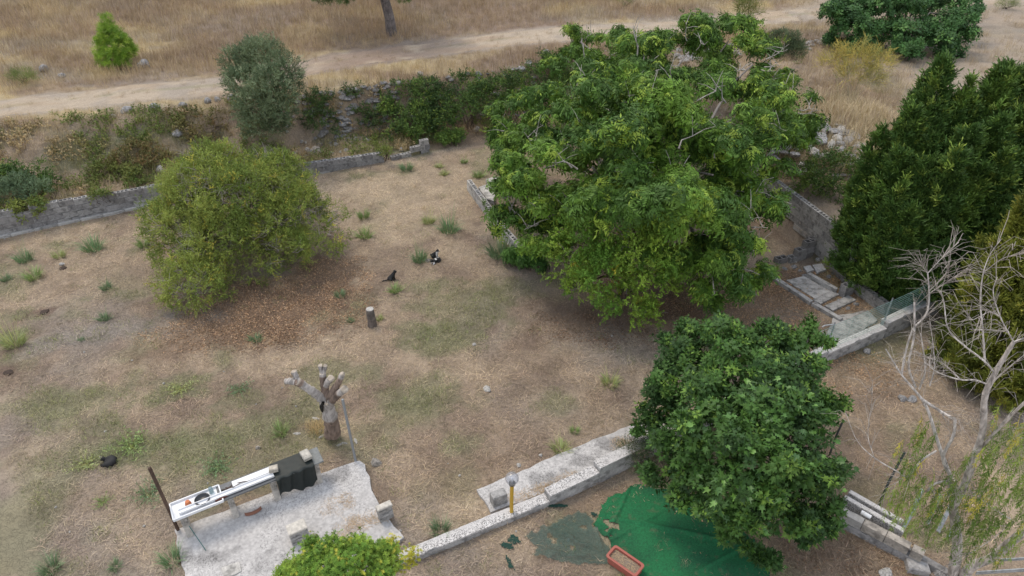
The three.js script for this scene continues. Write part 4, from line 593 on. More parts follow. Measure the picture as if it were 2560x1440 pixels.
  for (const [pts, r0, r1, c] of limbs) { // round the corners a little
    const cv = new THREE.CatmullRomCurve3(pts.map(p => V3(p[0] - P.x, p[1] - P.y, p[2] - P.z)), false, 'centripetal'), n = pts.length * 3, q = cv.getPoints(n), b = new B(), th = r0 > .08 ? .78 : .52; b.tube(q.map(v => [v.x, v.y, v.z]), q.map((v, k) => th * lerp(r0, r1, k / n) * (1 + .12 * (hash(k, 3) - .5))), r0 > .05 ? 9 : 6, c, .12); part(o, r0 > .08 ? 'trunk' : 'branch', b.geo(), woodM); }
  const b = new B(); // fine dead twigs
  for (const [pts, r0] of limbs.slice(2)) for (let k = 0; k < 22; k++) { const i = Math.floor(rnd() * (pts.length - 1)), t = rnd(), a = pts[i], e = pts[i + 1], s = [lerp(a[0], e[0], t) - P.x, lerp(a[1], e[1], t) - P.y, lerp(a[2], e[2], t) - P.z], d = ball().multiplyScalar(.75).add(V3(e[0] - a[0], e[1] - a[1], e[2] - a[2]).normalize()).normalize(), L = rr(.2, .85); b.tube([s, [s[0] + d.x * L * .5, s[1] + d.y * L * .4 + .08, s[2] + d.z * L * .5], [s[0] + d.x * L, s[1] + d.y * L * .5, s[2] + d.z * L]], [.0045, .0035, .0018], 4, [.46, .44, .42]); }
  part(o, 'twigs', b.geo(), woodM).userData.kind = 'stuff';
  const at = (...a) => a, lobes = [[...at(7.41, 4.22, -8.9), .45], [...at(7.47, 3.37, -8.6), .5], [...at(7.65, 3.92, -8.6), .4], [...at(8.34, 3.5, -8.5), .6], [...at(8.36, 4.27, -8.3), .6], [...at(8.47, 4.89, -8.2), .6], [...at(8.79, 3.76, -8.2), .6], [...at(8.55, 2.83, -8.3), .5], [...at(7.89, 2.94, -8.4), .4], [...at(8.94, 2.87, -8.1), .5], [...at(7.59, 4.53, -9.2), .25], [...at(7.37, 3.13, -8.7), .35], [...at(8.43, 5.45, -8.3), .5]];
  foliage(o, 'foliage', lobes, G_willow, leafM, 120, [C(96, 124, 46), C(138, 158, 72), C(196, 184, 70), .08], { up: 14, low: -1, r0: .1, s: [.6, 1] });
}
// ---------- pollarded dead trunk ----------
{
  const [bx, bz] = [[-4.81, -13.36]][0], o = treeAt('dead_trunk', 'pollarded dead tree trunk with peeling silvery bark and sawn limb ends', 'tree stump', bx, bz), P = o.position, S = [.5, .49, .49], D = [.2, .155, .13], R = [.32, .25, .21];
  const L = (pts, rad, cols, nm = 'limb') => { const b = new B(), cv = new THREE.CatmullRomCurve3(pts.map(p => V3(p[0] - P.x, p[1] - P.y, p[2] - P.z))), n = pts.length * 4, q = cv.getPoints(n); b.tube(q.map(v => [v.x, v.y, v.z]), q.map((v, k) => { const u = k / n * (rad.length - 1), i = Math.min(rad.length - 2, Math.floor(u)); return lerp(rad[i], rad[i + 1], u - i) * (1.14 + .08 * (hash(k, rad.length) - .5)); }), 12, q.map((v, k) => { const u = k / n * (cols.length - 1), i = Math.min(cols.length - 2, Math.floor(u)); return k === n ? [.62, .57, .5] : cols[Math.round(u)]; }), .24); return part(o, nm, b.geo(), woodM); };
  const z = bz;
  L([[-4.7, 0.18, -13.05], [-4.67, 0.56, -13.05], [-4.68, 1.14, -13.05], [-4.68, 1.44, -13.05]], [.2, .165, .15, .17], [R, R, S, S], 'trunk');
  L([[-4.7, 1.35, -13.05], [-4.89, 1.67, -13], [-5.08, 1.95, -12.95], [-5.25, 2.19, -12.9]], [.12, .1, .085, .09], [S, S, S, R]); L([[-5.24, 2.16, -12.9], [-5.39, 2.19, -12.9], [-5.55, 2.18, -12.9]], [.085, .075, .06], [R, S, S]); L([[-5.2, 2.07, -12.9], [-5.26, 2.25, -12.95], [-5.31, 2.43, -13]], [.06, .055, .065], [S, S, S]);
  L([[-4.68, 1.37, -13.05], [-4.7, 1.66, -13.15], [-4.71, 1.96, -13.2], [-4.71, 2.15, -13.25]], [.12, .09, .075, .07], [S, R, D, S]); L([[-4.72, 2.1, -13.25], [-4.73, 2.28, -13.25], [-4.73, 2.4, -13.25]], [.05, .045, .05], [S, S, S]); L([[-4.72, 2.07, -13.25], [-4.64, 2.26, -13.25], [-4.6, 2.39, -13.25]], [.05, .04, .045], [S, S, S]); L([[-4.69, 1.73, -13.15], [-4.57, 1.98, -13.1], [-4.45, 2.16, -13.05]], [.07, .07, .075], [R, S, S]);
  L([[-4.64, 1.37, -13.05], [-4.44, 1.76, -13], [-4.27, 2.07, -13], [-4.13, 2.35, -13]], [.1, .08, .07, .055], [D, R, R, S]); L([[-4.62, 1.33, -13], [-4.35, 1.7, -12.9], [-4.08, 2.03, -12.8]], [.09, .08, .085], [S, D, S]);
  L([[-4.7, 1.52, -12.86], [-4.77, 1.35, -12.86], [-4.77, 1.18, -12.86]], [.03, .045, .02], [[.02, .018, .016], [.02, .018, .016], [.02, .018, .016]], 'burnt_scar');
}
{ const [x, z] = [[-4.46, -17.9]][0], b = new B(); b.tube([[0, -.1, 0], [.01, .2, 0], [-.01, .45, .01], [-.01, .64, 0]], [.16, .135, .13, .125], 14, [[.16, .14, .13], [.17, .15, .14], [.18, .165, .155], [.18, .165, .155]], .12); const o = treeAt('tree_stump', 'short upright grey tree stump standing alone in the dry grass', 'stump', x, z); part(o, 'trunk', b.geo(), woodM); const c = new THREE.CylinderGeometry(.118, .122, .03, 18); part(o, 'cut_face', boxUV(c), stoneMs[2], [-.01, .645, 0]); }

// ---------- table and things on it ----------
const PH = .5287, tcos = Math.cos(PH), tsin = Math.sin(PH), TO = [-7.36, -9.88];
const tw = (u, v, y) => [TO[0] + tcos * u - tsin * v, y, TO[1] - tsin * u - tcos * v]; // u along, v to the back
{
  const o = thing('work_table', 'long grey table of slabs on white concrete legs at the back of the platform', 'table', [TO[0], .12, TO[1]]); o.rotation.y = PH;
  const leg = boxGeo(.13, .69, .46, .012);
  for (const u of [.1, 1.12, 2.1, 3.12]) part(o, 'leg', leg, mat({ color: col([.6, .58, .55]), map: slabTex }), [u, -.01, -.27]);
  part(o, 'table_top', boxGeo(1.42, .05, .5, .01), mat({ color: col([.15, .16, .175]), map: slabTex, roughness: .6 }), [1.62, .68, -.28]); part(o, 'table_top', boxGeo(.96, .05, .52, .01, .4), mat({ color: col([.22, .24, .25]), map: slabTex, roughness: .7 }), [2.83, .681, -.28]);
  // white metal tray: floor and rims
  const t = part(o, 'tray', boxGeo(1.06, .02, .5, .004), whiteM, [.45, .69, -.27]);
  for (const [w, d, x, z] of [[1.06, .03, 0, .25], [1.06, .03, 0, -.25], [.03, .5, -.53, 0], [.03, .5, .53, 0]]) part(t, 'rim', boxGeo(w, .07, d, .004), whiteM, [x, .006, z]);
}
const onTable = (name, label, cat, geo, m, u, v, y, turn = 0) => solo(name, label, cat, geo, m, tw(u, v, y), PH + turn);
onTable('white_profile', 'long narrow white metal profile lying along the table and tray', 'profile', (() => { const s = new THREE.Shape([[0, 0], [.13, 0], [.13, .05], [.115, .05], [.115, .012], [.015, .012], [.015, .05], [0, .05]].map(p => new THREE.Vector2(...p))); const g = new THREE.ExtrudeGeometry(s, { depth: 2.1, bevelEnabled: false }); g.rotateY(Math.PI / 2); return boxUV(g); })(), whiteM, .06, .1, .875);
onTable('white_profile', 'short wide white metal panel lying on the table next to the black net', 'profile', boxGeo(.92, .035, .17, .005), whiteM, 1.72, .36, .865);
{ const g = new THREE.LatheGeometry([[.0, .11], [.045, .11], [.05, .1], [.062, .035], [.068, .035], [.07, 0], [.055, 0]].map(p => new THREE.Vector2(...p)), 20); onTable('flower_pot', 'small orange terracotta pot upside down on the white tray', 'pot', g, mat({ color: col([.5, .17, .075]) }), .28, .33, .835); }
{ const g = new THREE.LatheGeometry([[0, .012], [.13, .012], [.15, .07], [.17, .075], [.168, .085], [.145, .082], [.122, .022], [0, .022]].map(p => new THREE.Vector2(...p)), 28); onTable('basin', 'round black plastic basin in the white tray', 'basin', g, mat({ color: col([.018, .02, .024]), roughness: .35 }), .58, .26, .834); }
{ const g = new THREE.LatheGeometry([[0, 0], [.05, 0], [.055, .02], [.055, .12], [.035, .15], [.035, .17], [.03, .17], [.03, .148], [.048, .118], [.048, .012], [0, .012]].map(p => new THREE.Vector2(...p)), 20); onTable('glass_jar', 'clear glass jar at the back of the white tray beside the basin', 'jar', g, new THREE.MeshPhysicalMaterial({ transmission: .85, roughness: .12, thickness: 0, color: 0xdfe8ea }), .8, .42, .834); }
{ const b = new B(); b.tube([[0, 0, 0], [.14, .03, .05], [.3, .02, -.02], [.5, .06, .06], [.66, .05, .12]], [.012, .014, .012, .01, .006], 6, [.11, .075, .06]); b.tube([[.1, .03, .0], [.26, .07, .12], [.44, .05, .04]], [.01, .01, .006], 5, [.12, .08, .065]); onTable('dry_branch', 'thin brown dry branch lying across the dark table top', 'branch', b.geo(), woodM, 1.0, .34, .86); }
{ const b = new B(); b.tube([[0, 0, 0], [.1, .015, .01], [.22, .01, 0], [.3, .0, -.01]], [.02, .028, .028, .02], 8, [.2, .07, .05]); onTable('wooden_stick', 'reddish wooden stick in the front of the white tray', 'stick', b.geo(), woodM, .82, .09, .86, .08); }
{ const b = new B(), n = 12; for (let k = 0; k <= n; k++) { const a = k / n * Math.PI * .8 + .3; for (let j = 0; j <= 4; j++) b.v(Math.cos(a) * -.2, .03 + .05 * Math.sin(j / 4 * Math.PI), Math.sin(a) * .09 + (j - 2) * .025, [.2, .09, .06]); } for (let k = 0; k < n; k++) for (let j = 0; j < 4; j++) { const q = k * 5 + j; b.i.push(q, q + 1, q + 6, q, q + 6, q + 5); } onTable('roof_tile', 'curved reddish clay tile piece on the ground between the table legs', 'tile', b.geo(), mat({ vertexColors: true }), 1.5, .06, .115); }
{ // black net draped over the table end
  const b = new B(), nu = 46, nv = 34, u0 = 2.16, u1 = 3.08; for (let i = 0; i <= nu; i++) for (let j = 0; j <= nv; j++) { const u = lerp(u0, u1, i / nu), t = j / nv * 1.15 - .0, fold = .022 * Math.sin(u * 23 + j * .1) * sm(.3, .7, t) + .018 * (fbm(u * 7, t * 6, 3) - .5); let v, y; if (t < .5) { v = .54 - t; y = .868 + .012 * fbm(u * 9, t * 14, 3); } else { v = .015 - .02 - fold * 1.6 - .03 * Math.sin((t - .5) * 2); y = .862 - (t - .5) * (.86 + .12 * Math.sin(u * 7 + 1)); } const p = tw(u + fold * .3, v, y); b.v(p[0], p[1], p[2], [1, 1, 1]); }
  for (let i = 0; i < nu; i++) for (let j = 0; j < nv; j++) { const q = i * (nv + 1) + j; b.i.push(q, q + 1, q + nv + 2, q, q + nv + 2, q + nv + 1); }
  solo('black_net', 'black shade net draped over the right end of the table', 'net', b.geo(), mat({ color: col([.012, .022, .02]), map: weaveTex, roughness: .6 })); }
{ const q = [boxGeo(.2, .13, .16, .02), boxGeo(.2, .13, .3, .02)]; for (const g of q) { const p = g.attributes.position; for (let i = 0; i < p.count; i++) { const x = p.getX(i), y = p.getY(i), z = p.getZ(i); p.setXYZ(i, x + .012 * (hash(Math.round(x * 50), Math.round(z * 50)) - .5), y, z + .02 * (hash(Math.round(z * 70), Math.round(y * 70)) - .5)); } g.computeVertexNormals(); }
  onTable('concrete_lump', 'broken concrete block weighing down the net at the left corner', 'block', q[0], mat({ color: col([.6, .56, .5]), map: concreteTex }), 2.2, .26, .893, -.2); onTable('concrete_lump', 'large broken concrete block on the net at the far right end of the table', 'block', q[1], mat({ color: col([.62, .6, .56]), map: concreteTex }), 2.98, .3, .893, .1); }
{ const g = (a, e, r, c) => { const b = new B(); b.tube([a, [(a[0] + e[0]) / 2, (a[1] + e[1]) / 2, (a[2] + e[2]) / 2], e], r, 12, c); return b.geo(); };
  const [x1, z1] = [[-7.65, -10.16]][0], [x2, z2] = [[-3.95, -12.21]][0];
  solo('metal_pole', 'rusty brown metal pole leaning at the left corner of the platform', 'pole', g([0, -.2, 0], [-.06, 2.1, -.02], .038, [1, 1, 1]), rustM, [x1, .1, z1]); solo('metal_pole', 'thin grey galvanized pole at the back corner of the platform', 'pole', g([0, -.2, 0], [-.05, 2.1, -.02], .033, [1, 1, 1]), steelM, [x2, .12, z2]);
  const [x3, z3] = [[-6.82, -9.61]][0], [x4, z4] = [[-7.32, -10.06]][0]; solo('thin_rod', 'thin green rod leaning against the leftmost table leg', 'rod', g([0, .005, 0], [x4 - x3, .42, z4 - z3], .009, [1, 1, 1]), mat({ color: col([.06, .14, .13]) }), [x3, .125, z3]); }
// pillars on the platform
{ const mk = (label, x, z, w, d, h, n, turn) => { const o = thing('block_pillar', label, 'pillar', [x, .115, z]); o.rotation.y = turn; const hh = (h - .06) / n; for (let k = 0; k < n; k++) part(o, 'block', boxGeo(w * .94, hh - .008, d * .94, .01, k * .3), pick([concM, blockMs[2]]), [rr(-.006, .006), k * hh, rr(-.006, .006)], rr(-.02, .02)); part(o, 'cap', boxGeo(w, .065, d, .015), mat({ color: col([.66, .64, .6]), map: slabTex }), [0, h - .062, 0]); };
  const [ax, az] = [[-4.81, -9.93]][0], [cx, cz] = [[-2.94, -10.49]][0]; mk('low pillar of stacked blocks with a pale cap beside the bright shrub', ax, az, .42, .3, .44, 4, PH); mk('low block pillar at the right corner of the platform', cx, cz, .36, .16, .46, 3, PH); }
plateAt('stone_slab', 'flat pale stone slab lying on the platform near the bottom edge', 'slab', [[-6.34, -9.18], [-5.98, -9.32], [-5.87, -9.09], [-6.18, -8.91]], .15, .05, stoneMs[2], .12, .015);
{ const [x, z] = [[-6.94, -8.86]][0]; plateAt('blue_sheet', 'folded blue plastic sheet at the left edge of the platform by the bottom edge', 'sheet', [[x - .55, z + .05], [x - .13, z - .14], [x - .1, z + .12], [x - .45, z + .3]], .1, .12, mat({ color: col([.25, .36, .62]), roughness: .5 }), .12, .02);
  const b = new B(), n = 16; for (let i = 0; i <= n; i++) for (let j = 0; j <= n; j++) { const u = i / n - .5, v = j / n - .5, e = sm(.5, .3, Math.hypot(u, v)); b.v(x - .75 + u * .7, -.02 + e * (.06 + .22 * fbm(u * 9, v * 9, 3)) + gh(x - .75, z), z + .1 + v * .5, [1, 1, 1]); } for (let i = 0; i < n; i++) for (let j = 0; j < n; j++) { const q = i * (n + 1) + j; b.i.push(q, q + 1, q + n + 2, q, q + n + 2, q + n + 1); } solo('rubbish_bag', 'crumpled black rubbish bag by the blue sheet at the bottom edge', 'bag', b.geo(), mat({ color: col([.012, .013, .02]), roughness: .25 })); }
// ---------- garden lamp ----------
{ const [x, z] = [[-0.01, -10.58]][0], o = thing('garden_lamp', 'yellow post lamp with a smoky globe on the garden wall', 'lamp', [x, .225, z]);
  const b = new B(); b.tube([[0, -.03, 0], [0, .5, 0], [.01, .98, 0]], .045, 14, [.5, .31, .035]); part(o, 'post', b.geo(), mat({ vertexColors: true, roughness: .5 }));
  part(o, 'collar', new THREE.LatheGeometry([[.03, 0], [.075, 0], [.08, .05], [.055, .085], [.03, .09]].map(p => new THREE.Vector2(...p)), 20), mat({ color: col([.10, .105, .11]), roughness: .5 }), [.01, .965, 0]);
  const gl = part(o, 'globe', new THREE.SphereGeometry(.155, 32, 22, 0, 6.2832, 0, 2.75), new THREE.MeshPhysicalMaterial({ color: col([.78, .79, .82]), transmission: .88, roughness: .15, thickness: 0, side: THREE.DoubleSide }), [.01, 1.165, 0]);
  part(gl, 'bulb', new THREE.LatheGeometry([[.018, -.12], [.02, -.06], [.036, -.02], [.03, .02], [0, .035]].map(p => new THREE.Vector2(...p)), 16), whiteM); }
// ---------- green carpet, net and planter ----------
{ // sheet with real creases, outline torn
  const poly = [[2.04, -10.61], [2.15, -10.95], [2.42, -11.21], [2.73, -11.3], [3.05, -11.55], [3.52, -11.42], [4.11, -11.39], [4.89, -10.97], [5.28, -10.3], [5.6, -9.77], [5.61, -9.07], [5.52, -8.33], [2.84, -8.33], [2.72, -9.07], [2.25, -9.75], [2.2, -10.03], [1.89, -10.38]], P = rough(poly, .12, .03), inside = (x, z, Q) => { let r = false; for (let i = 0, j = Q.length - 1; i < Q.length; j = i++) if ((Q[i][1] > z) !== (Q[j][1] > z) && x < (Q[j][0] - Q[i][0]) * (z - Q[i][1]) / (Q[j][1] - Q[i][1]) + Q[i][0]) r = !r; return r; };
  const sheet = (name, label, cat, Q, step, hgt, colF, m, hole) => { const b = new B(), xs = Q.map(q => q[0]), zs = Q.map(q => q[1]), x0 = Math.min(...xs), z0 = Math.min(...zs), nx = Math.ceil((Math.max(...xs) - x0) / step), nz = Math.ceil((Math.max(...zs) - z0) / step), id = {};
    const vid = (i, j) => id[i * 9999 + j] ??= (() => { const x = x0 + i * step + (hash(i, j) - .5) * step * .5, z = z0 + j * step + (hash(j, i) - .5) * step * .5; return b.v(x, gh(x, z) + hgt(x, z), z, colF(x, z)); })();
    for (let i = 0; i < nx; i++) for (let j = 0; j < nz; j++) { const x = x0 + (i + .5) * step, z = z0 + (j + .5) * step; if (!inside(x, z, Q) || (hole && hole(x, z))) continue; const a = vid(i, j), c = vid(i + 1, j), d = vid(i, j + 1), e = vid(i + 1, j + 1); b.i.push(a, d, c, c, d, e); }
    const g = b.geo(), uv = g.attributes.uv; for (let k = 0; k < b.n; k++) uv.setXY(k, b.p[3 * k], b.p[3 * k + 2]); return solo(name, label, cat, g, m); };
  const ridge = (x, z, px, pz, a, w) => { const d = (x - px) * Math.sin(a) + (z - pz) * Math.cos(a); return Math.exp(-((d / w) ** 2)); };
  sheet('green_carpet', 'torn bright green artificial turf carpet on the ground under the fig', 'carpet', P, .035,
    (x, z) => .03 + .05 * ridge(x, z, 3.3, -10.6, .55, .04) * sm(.2, .6, vn(x, z)) + .06 * ridge(x, z, 3.9, -10.2, -.25, .05) + .05 * ridge(x, z, 4.3, -9.3, .5, .04) + .05 * ridge(x, z, 2.35, -10.4, 1.1, .035) + .06 * (fbm(x * 1.6, z * 1.6, 3) - .4), (x, z) => { const n = fbm(x * 1.2, z * 1.2, 3); let c = mix([.014, .22, .075], [.014, .15, .06], sm(.3, .7, n)); c = mix(c, [.22, .19, .12], sm(.68, .8, fbm(x * 9, z * 9, 3)) * .35); return c; }, mat({ vertexColors: true, map: weaveTex, roughness: .9 }), (x, z) => x < 2.5 && fbm(x * 3.2 + 4, z * 3.2, 3) > .74);
  const N = rough([[1.67, -10.79], [1.89, -10.52], [2.04, -10.03], [2.2, -9.72], [2.29, -9.31], [1.77, -9.34], [1.06, -9.38], [0.45, -9.51], [0.59, -9.77], [0.29, -10.03], [0.51, -10.24], [0.88, -10.32], [1.32, -10.63]], .09, .035), fan = (x, z) => Math.atan2(z + 9.5, x - 2.1);
  const netM = mat({ color: col([.07, .17, .145]), map: weaveTex, roughness: .8, transparent: true, opacity: .54 });
  sheet('shade_net', 'dark green shade net spread out crumpled beside the planter', 'net', N, .03, (x, z) => { const a = fan(x, z), r = Math.hypot(x - 2.1, z + 9.5); return .035 + .1 * Math.pow(Math.abs(Math.sin(a * 5 + fbm(x * 2, z * 2, 2) * 3)), 14) * sm(.1, .5, r) + .05 * (fbm(x * 3, z * 3, 3) - .45); }, () => [1, 1, 1], netM, (x, z) => Math.hypot(x - 2.1, z + 9.5) > .75 && fbm(x * 3.6 + 9, z * 3.6, 3) > .72);
  [['scrap of dark green net by the wall foot', -0.11, -9.79, .16, .09], ['tattered scrap of green net left of the spread net', 0.04, -9.95, .14, .12], ['small green net scrap near the bottom edge', -0.04, -9.34, .06, .2], ['green net scrap against the garden wall', 1.05, -10.88, .3, .06], ['little torn turf scrap by the carpet edge', 1.94, -10.65, .1, .06]].forEach(([label, x, z, rx, rz], k) => { const Q = []; for (let i = 0; i < 14; i++) { const a = i / 14 * 6.283, r = rr(.55, 1.15); Q.push([x + Math.cos(a) * rx * r + Math.sin(a) * rz * .4, z + Math.sin(a) * rz * r]); } sheet('net_scrap', label, 'scrap', Q, .03, (X, Z) => .04 + .06 * (fbm(X * 6, Z * 6, 2) - .4), () => [1, 1, 1], mat({ color: col([.014, .07, .05]), map: weaveTex })); });
}
{ const [x, z] = [[2.47, -9.29]][0], o = thing('planter', 'rectangular terracotta coloured plastic planter with dry soil on the carpet', 'planter', [x, gh(x, z) + .03, z]); o.rotation.y = -.72; const m = mat({ color: col([.33, .095, .07]), roughness: .55 });
  const rr2 = (w, d, r) => { const s = new THREE.Shape(), a = w / 2, b = d / 2; s.moveTo(-a + r, -b); s.lineTo(a - r, -b); s.quadraticCurveTo(a, -b, a, -b + r); s.lineTo(a, b - r); s.quadraticCurveTo(a, b, a - r, b); s.lineTo(-a + r, b); s.quadraticCurveTo(-a, b, -a, b - r); s.lineTo(-a, -b + r); s.quadraticCurveTo(-a, -b, -a + r, -b); return s; };
  const ring = (w, d, t, h) => { const s = rr2(w, d, .07); s.holes.push(rr2(w - 2 * t, d - 2 * t, .06)); const g = new THREE.ExtrudeGeometry(s, { depth: h, bevelEnabled: true, bevelThickness: .006, bevelSize: .006, bevelSegments: 2, curveSegments: 8 }); g.rotateX(-Math.PI / 2); return boxUV(g); };
  part(o, 'wall', ring(.72, .33, .015, .2), m, [0, 0, 0]); part(o, 'rim', ring(.78, .38, .042, .022), m, [0, .19, 0]);
  const sg = new THREE.PlaneGeometry(.68, .3, 40, 18); sg.rotateX(-Math.PI / 2); const p = sg.attributes.position; for (let i = 0; i < p.count; i++) p.setY(i, .03 * fbm(p.getX(i) * 16, p.getZ(i) * 16, 3)); sg.computeVertexNormals(); part(o, 'soil', sg, mat({ color: col([.27, .21, .16]), map: thatchTex }), [0, .13, 0]);
  const b = new B(); for (let k = 0; k < 150; k++) { const a = rnd() * 6.283, L = rr(.04, .13); b.blade(rr(-.31, .31), .155, rr(-.12, .12), Math.cos(a) * L, rr(.0, .04), Math.sin(a) * L, .002 * Math.sin(a), .003, .1, C(190, 165, 130)); } part(o, 'straw', b.geo(), grassM).userData.kind = 'stuff'; }

// ---------- cats ----------
function cat(label, x, z, turn, bones, colF) {
  const H = .5, R = 64, mc = new MarchingCubes(R, paintM, false, false, 40000); mc.isolation = 0; const f = mc.field, cv = bones.map(([a, b, ra, rb]) => [V3(...a), V3(...b), ra, rb]), p = V3(), ab = V3(), ap = V3();
  for (let k = 0; k < R; k++) for (let j = 0; j < R; j++) for (let i = 0; i < R; i++) { p.set((i - R / 2) / (R / 2) * H, (j - R / 2) / (R / 2) * H + .3, (k - R / 2) / (R / 2) * H); let s = 0; for (const [a, b, ra, rb] of cv) { ab.subVectors(b, a); ap.subVectors(p, a); const t = clamp(ap.dot(ab) / Math.max(1e-6, ab.lengthSq())), d = ap.addScaledVector(ab, -t).length() - lerp(ra, rb, t); s += Math.exp(-d * 75); } f[i + j * R + k * R * R] = s > 0 ? Math.log(s) / 75 : -1; }
  mc.update(); const n = mc.count, g = new THREE.BufferGeometry(), pos = new Float32Array(n * 3), nor = new Float32Array(n * 3), cl = new Float32Array(n * 3);
  for (let k = 0; k < n; k++) { const a = mc.positionArray[3 * k] * H, b = mc.positionArray[3 * k + 1] * H + .3, c = mc.positionArray[3 * k + 2] * H; pos.set([a, b, c], 3 * k); nor.set([mc.normalArray[3 * k], mc.normalArray[3 * k + 1], mc.normalArray[3 * k + 2]], 3 * k); cl.set(colF(a, b, c), 3 * k); }
  g.setAttribute('position', new THREE.BufferAttribute(pos, 3)); g.setAttribute('normal', new THREE.BufferAttribute(nor, 3)); g.setAttribute('color', new THREE.BufferAttribute(cl, 3)); g.setAttribute('uv', new THREE.BufferAttribute(new Float32Array(n * 2), 2));
  const o = thing('cat', label, 'cat', [x, gh(x, z) - .005, z]); o.rotation.y = turn; o.scale.setScalar(.86); part(o, 'body', g, mat({ vertexColors: true, roughness: .75 })); return o;
}
const BLACK = [.009, .009, .01], WHITE = [.62, .6, .58];
const head = (x, y, z, dx = 1) => [[[x, y, z], [x + .028 * dx, y - .006, z], .056, .046], [[x + .04 * dx, y - .018, z], [x + .06 * dx, y - .022, z], .026, .02], [[x - .005, y + .035, z - .035], [x - .008, y + .082, z - .042], .022, .005], [[x - .005, y + .035, z + .035], [x - .008, y + .082, z + .042], .022, .005]];
const sitBones = [[[-.09, .1, 0], [0, .17, 0], .1, .088], [[-.02, .16, 0], [.07, .28, 0], .085, .066], [[.07, .28, 0], [.12, .34, 0], .055, .045], ...head(.13, .375, 0), [[.08, .21, -.04], [.1, .03, -.036], .034, .02], [[.08, .21, .04], [.1, .03, .036], .034, .02], [[.1, .02, -.036], [.135, .018, -.036], .02, .018], [[.1, .02, .036], [.135, .018, .036], .02, .018], [[-.06, .09, -.085], [.02, .045, -.095], .072, .035], [[-.06, .09, .085], [.02, .045, .095], .072, .035], [[.02, .025, -.09], [.08, .02, -.085], .025, .02], [[.02, .025, .09], [.08, .02, .085], .025, .02]];
{ const [x, z] = [[-4.18, -20.48]][0]; cat('black cat sitting upright in the yard with its tail stretched out behind', x, z, .35, [...sitBones, [[-.17, .05, 0], [-.26, .035, -.01], .026, .022], [[-.26, .035, -.01], [-.36, .045, 0], .022, .02], [[-.36, .045, 0], [-.43, .03, .01], .02, .012]], () => BLACK); }
{ const [x, z] = [[-2.81, -21.96]][0]; cat('black and white cat sitting upright with a white chest, upper of the pair', x, z, -.45, [...sitBones, [[-.17, .05, 0], [-.25, .035, -.05], .026, .022], [[-.25, .035, -.05], [-.3, .03, -.1], .024, .018]], (a, b, c) => a > .085 && b < .36 && b > .05 || b < .05 && a > .05 || (a > .16 && b < .37) ? WHITE : BLACK); }
{ const [x, z] = [[-2.75, -21.61]][0]; cat('black and white cat lying curled in front of the sitting one', x, z, -2.3, [[[-.15, .085, 0], [.05, .095, .01], .095, .088], [[.05, .095, .01], [.15, .11, .02], .085, .065], [[.15, .11, .02], [.2, .15, .02], .055, .048], ...head(.215, .175, .02), [[.1, .05, -.05], [.22, .025, -.06], .034, .022], [[.1, .05, .07], [.2, .025, .08], .034, .022], [[-.13, .06, .08], [-.03, .035, .11], .062, .03], [[-.13, .06, -.07], [-.05, .03, -.1], .062, .03], [[-.23, .05, 0], [-.3, .03, .08], .026, .02], [[-.3, .03, .08], [-.24, .025, .16], .02, .014]], (a, b, c) => (a < -.14 && b > .12 && c > 0) || (a > .14 && b < .12) || (a > -.02 && a < .05 && b > .165) ? WHITE : BLACK); }
{ const [x, z] = [[-10.21, -12.21]][0], arc = []; for (let k = 0; k < 5; k++) { const a = -1.9 + k * .72, e = -1.9 + (k + 1) * .72; arc.push([[Math.cos(a) * .13, .085, Math.sin(a) * .12], [Math.cos(e) * .13, .085, Math.sin(e) * .12], [.075, .088, .092, .095, .09][k], [.088, .092, .095, .09, .08][k]]); }
  cat('black cat curled up asleep by the green weeds at lower left', x, z, .2, [...arc, [[-.05, .06, 0], [.06, .075, 0], .075, .09], ...head(-.16, .12, -.1, -1).map(q => q), [[-.13, .05, -.08], [-.03, .025, -.03], .035, .022], [[-.12, .06, .1], [-.05, .03, .0], .05, .025], [[-.1, .04, .12], [-.2, .03, .08], .025, .02], [[-.2, .03, .08], [-.24, .03, -.02], .02, .012]], () => BLACK); }

